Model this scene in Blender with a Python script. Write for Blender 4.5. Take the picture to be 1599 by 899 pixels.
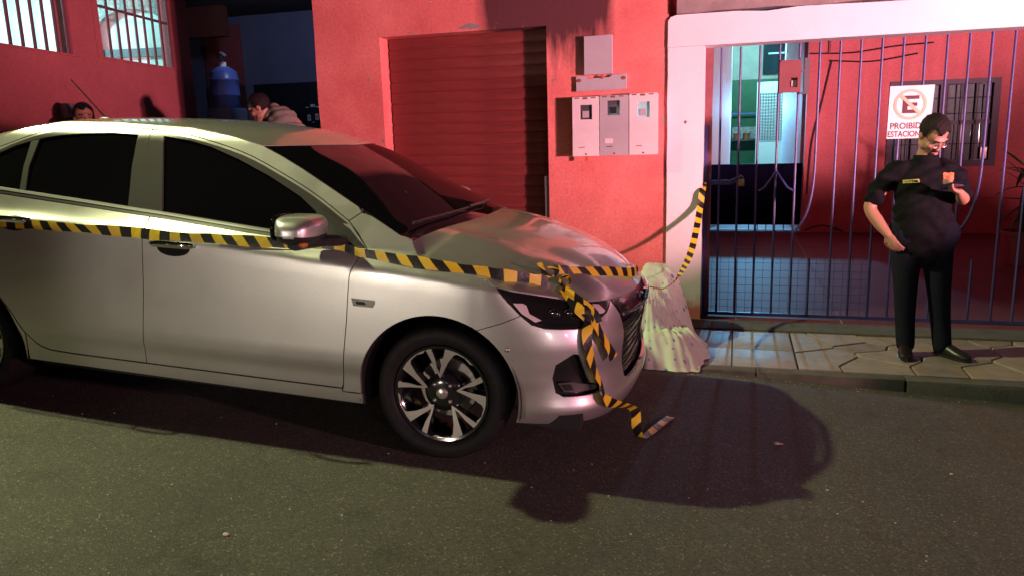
import bpy, bmesh, math, random
import numpy as np
from mathutils import Vector, Matrix
from mathutils.geometry import delaunay_2d_cdt

for _o in list(bpy.data.objects):
    bpy.data.objects.remove(_o)
scene = bpy.context.scene
COL = scene.collection
rnd = random.Random(7)
R_ = math.radians

# ------------------------------------------------------------------ camera
CAM_H, FPX, PW, PH = 1.49, 1200.0, 1599.0, 899.0
_yaw, _pit, _rol = R_(16.4), R_(11.0), R_(1.67)
CF = np.array([-math.sin(_yaw)*math.cos(_pit), math.cos(_yaw)*math.cos(_pit), -math.sin(_pit)])
_r0 = np.array([math.cos(_yaw), math.sin(_yaw), 0.0]); _u0 = np.cross(_r0, CF)
CR = math.cos(_rol)*_r0 - math.sin(_rol)*_u0
CU = math.sin(_rol)*_r0 + math.cos(_rol)*_u0
cam_d = bpy.data.cameras.new('camera'); cam = bpy.data.objects.new('camera', cam_d); COL.objects.link(cam)
cam_d.sensor_width = 36.0; cam_d.lens = FPX/PW*36.0; cam_d.clip_start = 0.05; cam_d.clip_end = 500
cam.matrix_world = Matrix(((CR[0], CU[0], -CF[0], 0), (CR[1], CU[1], -CF[1], 0), (CR[2], CU[2], -CF[2], CAM_H), (0, 0, 0, 1)))
scene.camera = cam

# ------------------------------------------------------------------ night sky, exposure
world = bpy.data.worlds.new('World'); scene.world = world; world.use_nodes = True
_nt = world.node_tree
_sky = _nt.nodes.new('ShaderNodeTexSky'); _sky.sky_type = 'NISHITA'; _sky.sun_disc = False
_sky.sun_elevation = R_(1.0); _sky.sun_rotation = R_(200)
_hs = _nt.nodes.new('ShaderNodeHueSaturation'); _hs.inputs['Saturation'].default_value = 0.45
_nt.links.new(_sky.outputs[0], _hs.inputs['Color'])
_bg = _nt.nodes['Background']; _nt.links.new(_hs.outputs[0], _bg.inputs['Color'])
_bg.inputs['Strength'].default_value = 0.006
scene.view_settings.view_transform = 'Standard'; scene.view_settings.look = 'None'
scene.view_settings.exposure = 0.0; scene.view_settings.gamma = 1.0
scene.cycles.max_bounces = 6
scene.cycles.sample_clamp_indirect = 4.0

# ------------------------------------------------------------------ lamps of the night street and added fill lights
def lamp(name, loc, power, color, radius=0.12, kind='POINT', target=None, spot=60):
    d = bpy.data.lights.new(name, kind); d.energy = power; d.color = color; d.shadow_soft_size = radius
    o = bpy.data.objects.new(name, d); COL.objects.link(o); o.location = loc
    if kind == 'SPOT':
        d.spot_size = R_(spot); d.spot_blend = 0.35
    if target is not None:
        o.rotation_euler = (Vector(target)-Vector(loc)).to_track_quat('-Z', 'Y').to_euler()
    return o
lamp('street_lamp_light', (-7.60, 3.20, 6.95), 3800, (0.98, 1.0, 0.50), 0.10, 'SPOT', (0.3, 0.6, 0.0), 74)
lamp('red_beacon_light', (6.8, 1.2, 1.42), 7400, (1.0, 0.42, 0.53), 0.14, 'SPOT', (0.91, 7.30, 6.72), 86)
lamp('beacon_fill_light', (6.6, 0.9, 1.30), 1500, (1.0, 0.38, 0.46), 0.14)  # added fill for walls, car front and road shadow
lamp('car_side_fill_light', (-3.7, -2.7, 0.85), 325, (1.0, 0.84, 0.70), 0.16, 'SPOT', (-1.15, 3.0, 0.70), 40)  # added spot for the glow on the parked car's side, source unseen
lamp('bumper_fill_light', (2.6, -1.2, 0.75), 150, (1.0, 0.70, 0.68), 0.10, 'SPOT', (-0.80, 3.0, 0.60), 30)  # added pinkish fill for the front bumper, no lamp stands there
lamp('blue_beacon_light', (4.4, -.5, 1.0), 40, (0.10, 0.40, 1.0), 0.10)
lamp('passage_tube_light', (0.30, 15.9, 1.95), 460, (0.18, 0.60, 1.0), 0.06, 'SPOT', (0.32, 9.0, 0.0), 75)
lamp('passage_ceiling_light', (0.30, 15.0, 3.5), 300, (0.35, 0.88, 1.0), 0.10, 'SPOT', (0.3, 17.0, 0.9), 110)
lamp('left_room_light', (-8.0, 6.6, 3.5), 170, (0.36, 0.95, 1.0), 0.15)
lamp('shed_fill_light', (-5.7, 8.5, 3.2), 24, (0.55, 0.62, 1.0), 0.1, 'SPOT', (-6.5, 10.6, 2.4), 110)  # added bluish fill on the shed's back wall, no known lamp

# ------------------------------------------------------------------ materials
def node(nt, t, **kw):
    n = nt.nodes.new(t)
    for k, v in kw.items():
        setattr(n, k, v)
    return n
def mat(name, base, rough=0.6, metal=0.0, coat=0.0, spec=0.5, emit=None, es=0.0, alpha=None):
    m = bpy.data.materials.new(name); m.use_nodes = True
    b = m.node_tree.nodes['Principled BSDF']
    b.inputs['Base Color'].default_value = (*base, 1); b.inputs['Roughness'].default_value = rough
    b.inputs['Metallic'].default_value = metal; b.inputs['Coat Weight'].default_value = coat
    b.inputs['Coat Roughness'].default_value = 0.04
    b.inputs['Specular IOR Level'].default_value = spec
    if emit:
        b.inputs['Emission Color'].default_value = (*emit, 1); b.inputs['Emission Strength'].default_value = es
    return m
def pr(m): return m.node_tree.nodes['Principled BSDF']
def coords(nt, out='Object'):
    return node(nt, 'ShaderNodeTexCoord').outputs[out]
def noise(nt, vec, scale, detail=4, rough=0.55, dim='3D'):
    n = node(nt, 'ShaderNodeTexNoise'); n.inputs['Scale'].default_value = scale; n.inputs['Detail'].default_value = detail
    n.inputs['Roughness'].default_value = rough
    nt.links.new(vec, n.inputs['Vector']); return n.outputs['Fac']
def ramp(nt, fac, stops):
    r = node(nt, 'ShaderNodeValToRGB'); e = r.color_ramp.elements
    while len(e) > 1: e.remove(e[-1])
    e[0].position = stops[0][0]; c = stops[0][1]; e[0].color = (*c, 1) if len(c) == 3 else c
    for p, c in stops[1:]:
        x = e.new(p); x.color = (*c, 1) if len(c) == 3 else c
    nt.links.new(fac, r.inputs['Fac']); return r.outputs['Color']
def mix(nt, fac, a, b, mode='MIX'):
    n = node(nt, 'ShaderNodeMix', data_type='RGBA', blend_type=mode)
    for s, v in ((n.inputs[0], fac), (n.inputs[6], a), (n.inputs[7], b)):
        if isinstance(v, (int, float)): s.default_value = v
        elif isinstance(v, tuple): s.default_value = (*v, 1)
        else: nt.links.new(v, s)
    return n.outputs[2]
def mth(nt, op, a, b=0.0, clamp=False):
    n = node(nt, 'ShaderNodeMath', operation=op); n.use_clamp = clamp
    for s, v in zip(n.inputs, (a, b)):
        if isinstance(v, (int, float)): s.default_value = v
        else: nt.links.new(v, s)
    return n.outputs[0]
def bump(m, h, strength=0.3, dist=0.01):
    nt = m.node_tree; b = node(nt, 'ShaderNodeBump'); b.inputs['Strength'].default_value = strength; b.inputs['Distance'].default_value = dist
    nt.links.new(h, b.inputs['Height']); nt.links.new(b.outputs[0], pr(m).inputs['Normal'])
def mottled(name, c1, c2, scale=3.0, rough=0.75, bs=0.25, bscale=60, **kw):
    m = mat(name, c1, rough, **kw); nt = m.node_tree; v = coords(nt)
    f = noise(nt, v, scale, 6, 0.65)
    nt.links.new(ramp(nt, f, [(0.30, c1), (0.70, c2)]), pr(m).inputs['Base Color'])
    bump(m, noise(nt, v, bscale, 4), bs, 0.006)
    return m

M = {}
M['paint'] = mat('silver_paint', (0.5, 0.5, 0.46), 0.36, 0.80, 1.0)
_nt = M['paint'].node_tree
_pnt = _nt; _f = noise(_nt, coords(_nt), 900, 1); _nt.links.new(ramp(_nt, _f, [(0.35, (0.46, 0.47, 0.45)), (0.65, (0.63, 0.64, 0.615))]), pr(M['paint']).inputs['Base Color'])
M['dark_paint'] = mat('dark_paint', (0.02, 0.02, 0.025), 0.4, 0.3, 1.0)
M['black_glass'] = mat('tinted_glass', (0.004, 0.004, 0.005), 0.03, 0.0, 0.0, 0.5)
M['gloss_black'] = mat('gloss_black_plastic', (0.010, 0.010, 0.012), 0.16, 0, 0.4)
M['pillar_frame_shade'] = mat('pillar_film_frame_shade', (0.050, 0.051, 0.045), 0.30)  # pillar film; also puts the window frames' shade into the colour
M['trim'] = mat('black_trim_plastic', (0.015, 0.015, 0.016), 0.45)
M['shell'] = mat('dark_shell', (0.006, 0.006, 0.007), 0.8)
M['chrome'] = mat('chrome', (0.75, 0.75, 0.75), 0.08, 1.0)
M['belt_chrome'] = mat('satin_chrome', (0.80, 0.80, 0.80), 0.34, 0.9)
M['machined'] = mat('machined_alloy', (0.62, 0.60, 0.57), 0.28, 0.85)
M['rubber'] = mottled('tyre_rubber', (0.011, 0.011, 0.012), (0.018, 0.018, 0.018), 30, 0.55, 0.1)
M['steel'] = mat('dull_steel', (0.35, 0.32, 0.30), 0.4, 0.9)
M['lamp_red'] = mat('orange_lens', (0.5, 0.12, 0.03), 0.15, 0, 0.5)
M['lens_white'] = mat('frosted_lens', (0.75, 0.66, 0.66), 0.18, 0.2, 0.6)
M['tail_red'] = mat('red_lens', (0.30, 0.01, 0.012), 0.12, 0, 0.6)
M['headglass'] = mat('headlamp_inside', (0.015, 0.015, 0.016), 0.06, 0.2, 1.0)
M['mirror_paint'] = M['paint']

_nt = _pnt; _r = ramp(_nt, noise(_nt, coords(_nt), 5.0, 5, 0.6), [(0.3, (0.35,)*3), (0.7, (0.40,)*3)]); _nt.links.new(_r, pr(M['paint']).inputs['Roughness'])
_r = ramp(_nt, noise(_nt, coords(_nt), 9.0, 5, 0.65), [(0.35, (0.03,)*3), (0.75, (0.16,)*3)]); _nt.links.new(_r, pr(M['paint']).inputs['Coat Roughness'])
# asphalt with bright grains
m = M['asphalt'] = mat('asphalt', (0.05, 0.05, 0.045), 0.85); _nt = m.node_tree; v = coords(_nt)
big = ramp(_nt, noise(_nt, v, 0.9, 5, 0.6), [(0.3, (0.040, 0.040, 0.035)), (0.7, (0.060, 0.060, 0.052))])
vor = node(_nt, 'ShaderNodeTexVoronoi'); vor.inputs['Scale'].default_value = 150; _nt.links.new(v, vor.inputs['Vector'])
sp = node(_nt, 'ShaderNodeSeparateColor'); _nt.links.new(vor.outputs['Color'], sp.inputs[0])
grain = ramp(_nt, sp.outputs[0], [(0.0, (0.55, 0.55, 0.55)), (0.55, (1, 1, 1)), (0.90, (1.25, 1.2, 1.1)), (0.965, (2.0, 1.9, 1.5)), (1.0, (3.2, 3.0, 2.2))])
c = mix(_nt, 1.0, big, grain, 'MULTIPLY')
fine = ramp(_nt, noise(_nt, v, 240, 2), [(0.3, (0.65, 0.65, 0.65)), (0.7, (1.35, 1.35, 1.35))])
c = mix(_nt, 1.0, c, fine, 'MULTIPLY')
patch = ramp(_nt, noise(_nt, v, 3.3, 3, 0.5), [(0.62, (1, 1, 1)), (0.72, (0.72, 0.72, 0.74))])
c = mix(_nt, 1.0, c, patch, 'MULTIPLY')
st_ = ramp(_nt, noise(_nt, v, 1.15, 5, 0.6), [(0.60, (1, 1, 1)), (0.66, (0.70, 0.70, 0.72)), (0.75, (0.60, 0.60, 0.62))])
c = mix(_nt, 1.0, c, st_, 'MULTIPLY')
cv_ = node(_nt, 'ShaderNodeTexVoronoi', feature='DISTANCE_TO_EDGE'); cv_.inputs['Scale'].default_value = 0.55
wv_ = node(_nt, 'ShaderNodeVectorMath', operation='ADD'); wn_ = node(_nt, 'ShaderNodeTexNoise'); wn_.inputs['Scale'].default_value = 2.5; wn_.inputs['Detail'].default_value = 5
_nt.links.new(v, wn_.inputs['Vector']); _nt.links.new(v, wv_.inputs[0]); _nt.links.new(wn_.outputs['Color'], wv_.inputs[1]); _nt.links.new(wv_.outputs[0], cv_.inputs['Vector'])
c = mix(_nt, 1.0, c, ramp(_nt, cv_.outputs['Distance'], [(0.0, (0.72, 0.72, 0.72)), (0.003, (0.85, 0.85, 0.85)), (0.007, (1, 1, 1))]), 'MULTIPLY')
_nt.links.new(c, pr(m).inputs['Base Color'])
bump(m, mth(_nt, 'ADD', vor.outputs['Distance'], noise(_nt, v, 200, 3)), 0.55, 0.006)

# red street wall: mottled paint, rain stains under the eaves, peeled spots
def wall_paint(name, c1, c2, stains=None, peel=True):
    m = mat(name, c1, 0.78); nt = m.node_tree; v = coords(nt)
    col = ramp(nt, noise(nt, v, 1.6, 7, 0.62), [(0.32, c1), (0.68, c2)])
    fine = ramp(nt, noise(nt, v, 42, 3), [(0.3, (0.86, 0.86, 0.86)), (0.7, (1.10, 1.10, 1.10))])
    col = mix(nt, 1.0, col, fine, 'MULTIPLY')
    sep = node(nt, 'ShaderNodeSeparateXYZ'); nt.links.new(v, sep.inputs[0])
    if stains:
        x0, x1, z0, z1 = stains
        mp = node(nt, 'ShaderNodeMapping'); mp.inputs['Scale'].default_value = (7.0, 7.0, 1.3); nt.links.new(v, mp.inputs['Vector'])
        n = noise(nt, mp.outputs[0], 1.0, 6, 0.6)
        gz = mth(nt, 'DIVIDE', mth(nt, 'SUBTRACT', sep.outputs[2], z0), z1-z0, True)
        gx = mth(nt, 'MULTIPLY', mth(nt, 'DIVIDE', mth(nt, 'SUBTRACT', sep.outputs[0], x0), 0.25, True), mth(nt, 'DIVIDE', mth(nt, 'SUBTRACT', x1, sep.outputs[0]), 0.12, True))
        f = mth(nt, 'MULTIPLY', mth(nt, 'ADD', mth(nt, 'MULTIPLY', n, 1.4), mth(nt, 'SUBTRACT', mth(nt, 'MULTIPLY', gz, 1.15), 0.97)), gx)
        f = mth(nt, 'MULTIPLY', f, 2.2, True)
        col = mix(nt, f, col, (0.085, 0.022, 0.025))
    if peel:
        p = noise(nt, v, 5.5, 3, 0.5)
        pf = ramp(nt, p, [(0.745, (0, 0, 0)), (0.755, (1, 1, 1))])
        col = mix(nt, pf, col, (0.55, 0.50, 0.46))
    nt.links.new(col, pr(m).inputs['Base Color'])
    bump(m, mth(nt, 'ADD', noise(nt, v, 30, 5, 0.7), mth(nt, 'MULTIPLY', noise(nt, v, 6, 3), 1.5)), 0.35, 0.008)
    return m
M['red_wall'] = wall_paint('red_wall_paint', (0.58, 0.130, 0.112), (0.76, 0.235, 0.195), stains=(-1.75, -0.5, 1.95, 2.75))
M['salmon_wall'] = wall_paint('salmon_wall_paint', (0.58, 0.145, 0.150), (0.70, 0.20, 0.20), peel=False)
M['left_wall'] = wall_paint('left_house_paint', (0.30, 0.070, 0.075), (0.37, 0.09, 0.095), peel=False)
M['win_bar'] = mat('window_bar_paint', (0.10, 0.04, 0.05), 0.6)
m = M['white_wall'] = mat('white_pillar_paint', (0.80, 0.78, 0.76), 0.75); _nt = m.node_tree; v = coords(_nt)
c = ramp(_nt, noise(_nt, v, 2.2, 6, 0.6), [(0.3, (0.74, 0.72, 0.70)), (0.7, (0.82, 0.80, 0.78))])
sep = node(_nt, 'ShaderNodeSeparateXYZ'); _nt.links.new(v, sep.inputs[0])
f = mth(_nt, 'ADD', mth(_nt, 'MULTIPLY', noise(_nt, v, 9, 5, 0.65), 0.5), mth(_nt, 'MULTIPLY', sep.outputs[2], -1.6))
f = mth(_nt, 'MULTIPLY', mth(_nt, 'ADD', f, 0.12), 5.0, True)
c = mix(_nt, f, c, (0.58, 0.16, 0.12)); _nt.links.new(c, pr(m).inputs['Base Color']); bump(m, noise(_nt, v, 35, 5), 0.25, 0.006)
m = M['shutter'] = mat('red_shutter_metal', (0.22, 0.035, 0.03), 0.55, 0.1); _nt = m.node_tree; v = coords(_nt)
mp = node(_nt, 'ShaderNodeMapping'); mp.inputs['Scale'].default_value = (1.2, 1, 5); _nt.links.new(v, mp.inputs['Vector'])
c = ramp(_nt, noise(_nt, mp.outputs[0], 2.2, 6, 0.65), [(0.25, (0.12, 0.018, 0.016)), (0.55, (0.18, 0.027, 0.024)), (0.8, (0.24, 0.048, 0.040))])
spot = ramp(_nt, noise(_nt, v, 4.1, 4, 0.6), [(0.70, (1, 1, 1)), (0.74, (0.35, 0.3, 0.3))])
c = mix(_nt, 1.0, c, spot, 'MULTIPLY'); _nt.links.new(c, pr(m).inputs['Base Color'])
M['concrete'] = mottled('bare_concrete', (0.20, 0.17, 0.15), (0.32, 0.28, 0.25), 6, 0.9, 0.5)
M['kerb'] = mottled('kerb_concrete', (0.060, 0.055, 0.052), (0.105, 0.098, 0.090), 7, 0.9, 0.5)
M['floor_red'] = mottled('red_floor_tile', (0.15, 0.040, 0.060), (0.20, 0.060, 0.085), 2.5, 0.62, 0.15)
M['grout'] = mat('grout', (0.30, 0.28, 0.26), 0.9)
M['stone'] = mottled('paving_stone', (0.20, 0.165, 0.14), (0.30, 0.25, 0.21), 9, 0.55, 0.3)
M['stone_b'] = mottled('paving_stone_dark', (0.15, 0.125, 0.11), (0.23, 0.19, 0.17), 8, 0.55, 0.3)
M['joint'] = mottled('pale_joint', (0.34, 0.31, 0.27), (0.46, 0.42, 0.36), 14, 0.9, 0.4)
M['drive_tile'] = mottled('driveway_tile', (0.20, 0.17, 0.16), (0.28, 0.24, 0.22), 8, 0.52, 0.2)
M['blue_bar'] = mottled('blue_gate_paint', (0.035, 0.04, 0.15), (0.055, 0.055, 0.20), 20, 0.45, 0.15)
M['dark_panel'] = mat('dark_sheet_metal', (0.003, 0.004, 0.020), 0.7, spec=0.05)
M['cyan_wall'] = mottled('pale_passage_wall', (0.55, 0.60, 0.62), (0.62, 0.66, 0.68), 3, 0.7, 0.1)
M['green'] = mottled('dark_green_paint', (0.02, 0.085, 0.035), (0.03, 0.12, 0.05), 3, 0.6, 0.1)
M['white'] = mat('white_enamel', (0.78, 0.78, 0.74), 0.45)
M['cream'] = mottled('corrugated_cream', (0.30, 0.29, 0.24), (0.38, 0.37, 0.31), 5, 0.7, 0.1)
M['terracotta'] = mat('terracotta', (0.50, 0.15, 0.05), 0.75)
M['dark_win'] = mat('dark_window_glass', (0.02, 0.035, 0.04), 0.08, 0, 0.3)
M['frame_dark'] = mat('dark_window_frame', (0.035, 0.025, 0.05), 0.5)
M['curtain'] = mottled('pale_curtain', (0.16, 0.24, 0.24), (0.26, 0.34, 0.33), 14, 0.85, 0.3)
M['box_white'] = mottled('meter_box_white', (0.62, 0.58, 0.56), (0.70, 0.66, 0.64), 6, 0.6, 0.1)
M['box_grey'] = mottled('meter_box_grey', (0.36, 0.35, 0.36), (0.42, 0.41, 0.42), 6, 0.6, 0.1)
M['meter_window'] = mat('meter_glass', (0.10, 0.10, 0.10), 0.05, 0.3, 0.5)
M['meter_reflection'] = mat('meter_glass_reflection', (0.35, 0.62, 0.64), 0.08, 0.1, 0.5)  # cyan reflection painted into the right meter's glass colour
M['lit_warm'] = mat('lit_window_warm', (0.5, 0.4, 0.3), 0.5, emit=(1.0, 0.72, 0.42), es=1.6)
M['lit_cool'] = mat('lit_window_cool', (0.4, 0.5, 0.5), 0.5, emit=(0.75, 0.95, 1.0), es=1.8)
M['rust'] = mottled('rusty_iron', (0.16, 0.055, 0.03), (0.28, 0.11, 0.05), 14, 0.85, 0.5)
M['maroon'] = mottled('maroon_metal', (0.20, 0.06, 0.065), (0.27, 0.085, 0.085), 10, 0.6, 0.2)
M['brass'] = mat('brass', (0.62, 0.34, 0.10), 0.32, 0.9)
M['sign'] = mat('sign_white', (0.80, 0.78, 0.76), 0.5)
M['sign_black'] = mat('sign_black', (0.02, 0.012, 0.012), 0.6)
M['sign_ring'] = mat('sign_orange', (0.80, 0.50, 0.32), 0.55)
M['sign_dark'] = mat('sign_maroon', (0.10, 0.030, 0.030), 0.6)
M['black_cloth'] = mottled('black_cotton', (0.0030, 0.0030, 0.0045), (0.0055, 0.0055, 0.0075), 25, 0.85, 0.3, 120)
M['navy_cloth'] = mottled('navy_cotton', (0.006, 0.007, 0.013), (0.010, 0.011, 0.020), 25, 0.85, 0.3, 120)
M['olive_cloth'] = mottled('olive_cotton', (0.13, 0.13, 0.10), (0.17, 0.17, 0.13), 25, 0.85, 0.3)
m = M['skin'] = mat('skin', (0.34, 0.175, 0.115), 0.5); pr(m).inputs['Subsurface Weight'].default_value = 0.08
pr(m).inputs['Subsurface Radius'].default_value = (0.02, 0.008, 0.005)
M['hair'] = mottled('black_hair', (0.008, 0.006, 0.006), (0.018, 0.013, 0.012), 60, 0.6, 0.6, 250)
for _k in ('black_cloth', 'navy_cloth', 'hair', 'rubber'): pr(M[_k]).inputs['Specular IOR Level'].default_value = 0.12
M['leather'] = mat('black_leather', (0.008, 0.008, 0.008), 0.4)
M['badge'] = mat('orange_badge', (0.50, 0.15, 0.06), 0.6)
M['badge_d'] = mat('badge_line', (0.35, 0.07, 0.03), 0.5)
M['tag_yellow'] = mat('yellow_tag', (0.42, 0.34, 0.09), 0.7)
M['phone'] = mat('dark_phone', (0.01, 0.01, 0.03), 0.12, 0, 0.5)
M['leaf'] = mottled('dark_leaf', (0.02, 0.045, 0.02), (0.035, 0.07, 0.03), 12, 0.5, 0.1)
M['bark'] = mottled('dark_bark', (0.05, 0.03, 0.02), (0.09, 0.055, 0.04), 12, 0.9, 0.5)
M['blue_plastic'] = mat('blue_plastic', (0.10, 0.15, 0.42), 0.35)
M['brown_wood'] = mottled('brown_wood', (0.09, 0.025, 0.018), (0.13, 0.035, 0.025), 7, 0.6, 0.2)
M['blue_wall'] = mottled('slate_blue_wall', (0.13, 0.15, 0.24), (0.17, 0.19, 0.29), 2.5, 0.8, 0.2)
M['night_board'] = mat('black_board', (0.006, 0.008, 0.016), 0.6)
M['roof_dark'] = mottled('dark_roof', (0.02, 0.016, 0.02), (0.035, 0.028, 0.03), 6, 0.9, 0.3)
M['granite'] = mottled('mottled_granite', (0.10, 0.08, 0.07), (0.55, 0.52, 0.48), 22, 0.5, 0.0)
M['grey_metal'] = mat('grey_metal', (0.16, 0.16, 0.17), 0.5, 0.5)
M['cable'] = mat('black_cable', (0.012, 0.010, 0.014), 0.6)
M['pole'] = mottled('pole_concrete', (0.25, 0.24, 0.22), (0.33, 0.31, 0.29), 6, 0.9, 0.3)

# printed hazard tape: slanted black and yellow bars along the ribbon
m = M['tape'] = mat('hazard_tape', (0.8, 0.5, 0.05), 0.42); _nt = m.node_tree
uv = node(_nt, 'ShaderNodeUVMap'); sp = node(_nt, 'ShaderNodeSeparateXYZ'); _nt.links.new(uv.outputs[0], sp.inputs[0])
f = mth(_nt, 'FRACT', mth(_nt, 'ADD', mth(_nt, 'MULTIPLY', sp.outputs[0], 1/0.112), mth(_nt, 'MULTIPLY', sp.outputs[1], mth(_nt, 'ADD', 0.20, mth(_nt, 'MULTIPLY', mth(_nt, 'SINE', mth(_nt, 'MULTIPLY', sp.outputs[0], 7.0)), 0.22)))))
c = ramp(_nt, f, [(0.0, (0.70, 0.51, 0.030)), (0.48, (0.72, 0.53, 0.030)), (0.50, (0.010, 0.009, 0.009)), (0.985, (0.010, 0.009, 0.009)), (1.0, (0.70, 0.51, 0.030))])
_nt.links.new(c, pr(m).inputs['Base Color']); bump(m, noise(_nt, coords(_nt), 38, 3), 0.25, 0.01)
pr(m).inputs['Transmission Weight'].default_value = 0.0
# sheet with a small blue flower print
m = M['sheet'] = mat('printed_sheet', (0.5, 0.55, 0.4), 0.85); _nt = m.node_tree; uv = node(_nt, 'ShaderNodeUVMap')
vor = node(_nt, 'ShaderNodeTexVoronoi'); vor.inputs['Scale'].default_value = 12.5; vor.inputs['Randomness'].default_value = 0.55
_nt.links.new(uv.outputs[0], vor.inputs['Vector'])
n = noise(_nt, uv.outputs[0], 90, 2)
f = ramp(_nt, mth(_nt, 'ADD', vor.outputs['Distance'], mth(_nt, 'MULTIPLY', n, 0.16)), [(0.26, (1, 1, 1)), (0.31, (0, 0, 0))])
tint = ramp(_nt, noise(_nt, uv.outputs[0], 2.6, 3), [(0.30, (0.42, 0.54, 0.44)), (0.70, (0.50, 0.58, 0.46))])
c = mix(_nt, f, tint, (0.10, 0.20, 0.34)); _nt.links.new(c, pr(m).inputs['Base Color'])
bump(m, noise(_nt, uv.outputs[0], 300, 2), 0.15, 0.004)

# ------------------------------------------------------------------ mesh helpers
WM = {}
def empty(name, loc=(0, 0, 0), mw=None):
    o = bpy.data.objects.new(name, None); COL.objects.link(o); o.empty_display_size = 0.1
    m = mw if mw is not None else Matrix.Translation(Vector(loc))
    o.matrix_world = m; WM[o.name] = m.copy(); return o
def tag(o, label=None, cat=None, group=None, kind=None):
    for k, v in (('label', label), ('category', cat), ('group', group), ('kind', kind)):
        if v: o[k] = v
    return o
def link_mesh(name, me, material, parent=None):
    o = bpy.data.objects.new(name, me); COL.objects.link(o)
    if material is not None and len(me.materials) == 0: me.materials.append(material)
    if parent is not None:
        o.parent = parent; WM[o.name] = WM[parent.name]
    else: WM[o.name] = Matrix.Identity(4)
    return o
class MB:
    def __init__(s): s.v = []; s.f = []; s.uv = None
    def add(s, vs, fs):
        n = len(s.v); s.v += [tuple(map(float, p)) for p in vs]; s.f += [tuple(i+n for i in f) for f in fs]; return s
    def box(s, x0, x1, y0, y1, z0, z1):
        return s.add([(x0, y0, z0), (x1, y0, z0), (x1, y1, z0), (x0, y1, z0), (x0, y0, z1), (x1, y0, z1), (x1, y1, z1), (x0, y1, z1)],
                     [(0, 3, 2, 1), (4, 5, 6, 7), (0, 1, 5, 4), (1, 2, 6, 5), (2, 3, 7, 6), (3, 0, 4, 7)])
    def cbox(s, x0, x1, y0, y1, z0, z1, c=0.006):
        """box with chamfered edges"""
        bm = bmesh.new(); bmesh.ops.create_cube(bm, size=1)
        for v in bm.verts:
            v.co = ((x0+x1)/2+v.co.x*(x1-x0), (y0+y1)/2+v.co.y*(y1-y0), (z0+z1)/2+v.co.z*(z1-z0))
        bmesh.ops.bevel(bm, geom=list(bm.edges), offset=c, segments=2, affect='EDGES', profile=0.6)
        bm.verts.index_update(); vs = [v.co[:] for v in bm.verts]; fs = [tuple(v.index for v in f.verts) for f in bm.faces]; bm.free()
        return s.add(vs, fs)
    def tube(s, pts, r, seg=8, caps=True, side=None):
        """round or elliptic tube; r = number, list of numbers or list of (r_side, r_other)"""
        P = [Vector(p) for p in pts]; n = len(P)
        rs = r if isinstance(r, (list, tuple)) else [r]*n
        vs = []; prev = None
        for i, p in enumerate(P):
            d = (P[min(i+1, n-1)]-P[max(i-1, 0)]).normalized()
            if side is not None: a = Vector(side)
            elif prev is not None: a = prev
            else: a = Vector((1, 0, 0)) if abs(d.x) < 0.8 else Vector((0, 1, 0))
            a = (a-d*a.dot(d)).normalized(); b = d.cross(a); prev = a
            ra, rb = rs[i] if isinstance(rs[i], (tuple, list)) else (rs[i], rs[i])
            for k in range(seg):
                t = 2*math.pi*k/seg; vs.append(p+a*(ra*math.cos(t))+b*(rb*math.sin(t)))
        fs = []
        for i in range(n-1):
            for k in range(seg):
                k2 = (k+1) % seg; fs.append((i*seg+k, i*seg+k2, (i+1)*seg+k2, (i+1)*seg+k))
        if caps: fs.append(tuple(reversed(range(seg)))); fs.append(tuple((n-1)*seg+k for k in range(seg)))
        return s.add(vs, fs)
    def ell(s, c, r, rot=None, su=16, sv=10, e=1.0):
        """(super-)ellipsoid"""
        c = Vector(c); vs = []; fs = []
        pw = lambda a: math.copysign(abs(a)**e, a)
        for j in range(sv+1):
            th = -math.pi/2+math.pi*j/sv
            for i in range(su):
                ph = 2*math.pi*i/su
                p = Vector((r[0]*pw(math.cos(th))*pw(math.cos(ph)), r[1]*pw(math.cos(th))*pw(math.sin(ph)), r[2]*pw(math.sin(th))))
                if rot is not None: p = rot @ p
                vs.append(c+p)
        for j in range(sv):
            for i in range(su):
                i2 = (i+1) % su; fs.append((j*su+i, j*su+i2, (j+1)*su+i2, (j+1)*su+i))
        return s.add(vs, fs)
    def lathe(s, prof, c=(0, 0, 0), axis='z', seg=32, closed=False):
        vs = []; fs = []; n = len(prof)
        for r, h in prof:
            for k in range(seg):
                t = 2*math.pi*k/seg; a, b = r*math.cos(t), r*math.sin(t)
                p = (a, b, h) if axis == 'z' else ((a, h, -b) if axis == 'y' else (h, a, b))
                vs.append((c[0]+p[0], c[1]+p[1], c[2]+p[2]))
        for i in range(n if closed else n-1):
            j = (i+1) % n
            for k in range(seg):
                k2 = (k+1) % seg; fs.append((i*seg+k, i*seg+k2, j*seg+k2, j*seg+k))
        return s.add(vs, fs)
    def prism(s, poly, fn0, fn1):
        """poly of 2-D points; fn0/fn1 map a 2-D point to the bottom/top"""
        n = len(poly); a = [fn0(*p) for p in poly]; b = [fn1(*p) for p in poly]
        return s.add(a+b, [tuple(reversed(range(n))), tuple(range(n, 2*n))]+[(i, (i+1) % n, n+(i+1) % n, n+i) for i in range(n)])
    def build(s, name, material, parent=None, smooth=True, local=False, angle=35):
        me = bpy.data.meshes.new(name); vs = s.v
        if parent is not None and not local:
            inv = WM[parent.name].inverted(); vs = [tuple(inv @ Vector(p)) for p in vs]
        me.from_pydata(vs, [], s.f)
        bm = bmesh.new(); bm.from_mesh(me); bmesh.ops.recalc_face_normals(bm, faces=bm.faces); bm.to_mesh(me); bm.free()
        if smooth:
            me.polygons.foreach_set('use_smooth', [True]*len(me.polygons)); me.set_sharp_from_angle(angle=R_(angle))
        me.update(); return link_mesh(name, me, material, parent)
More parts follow.
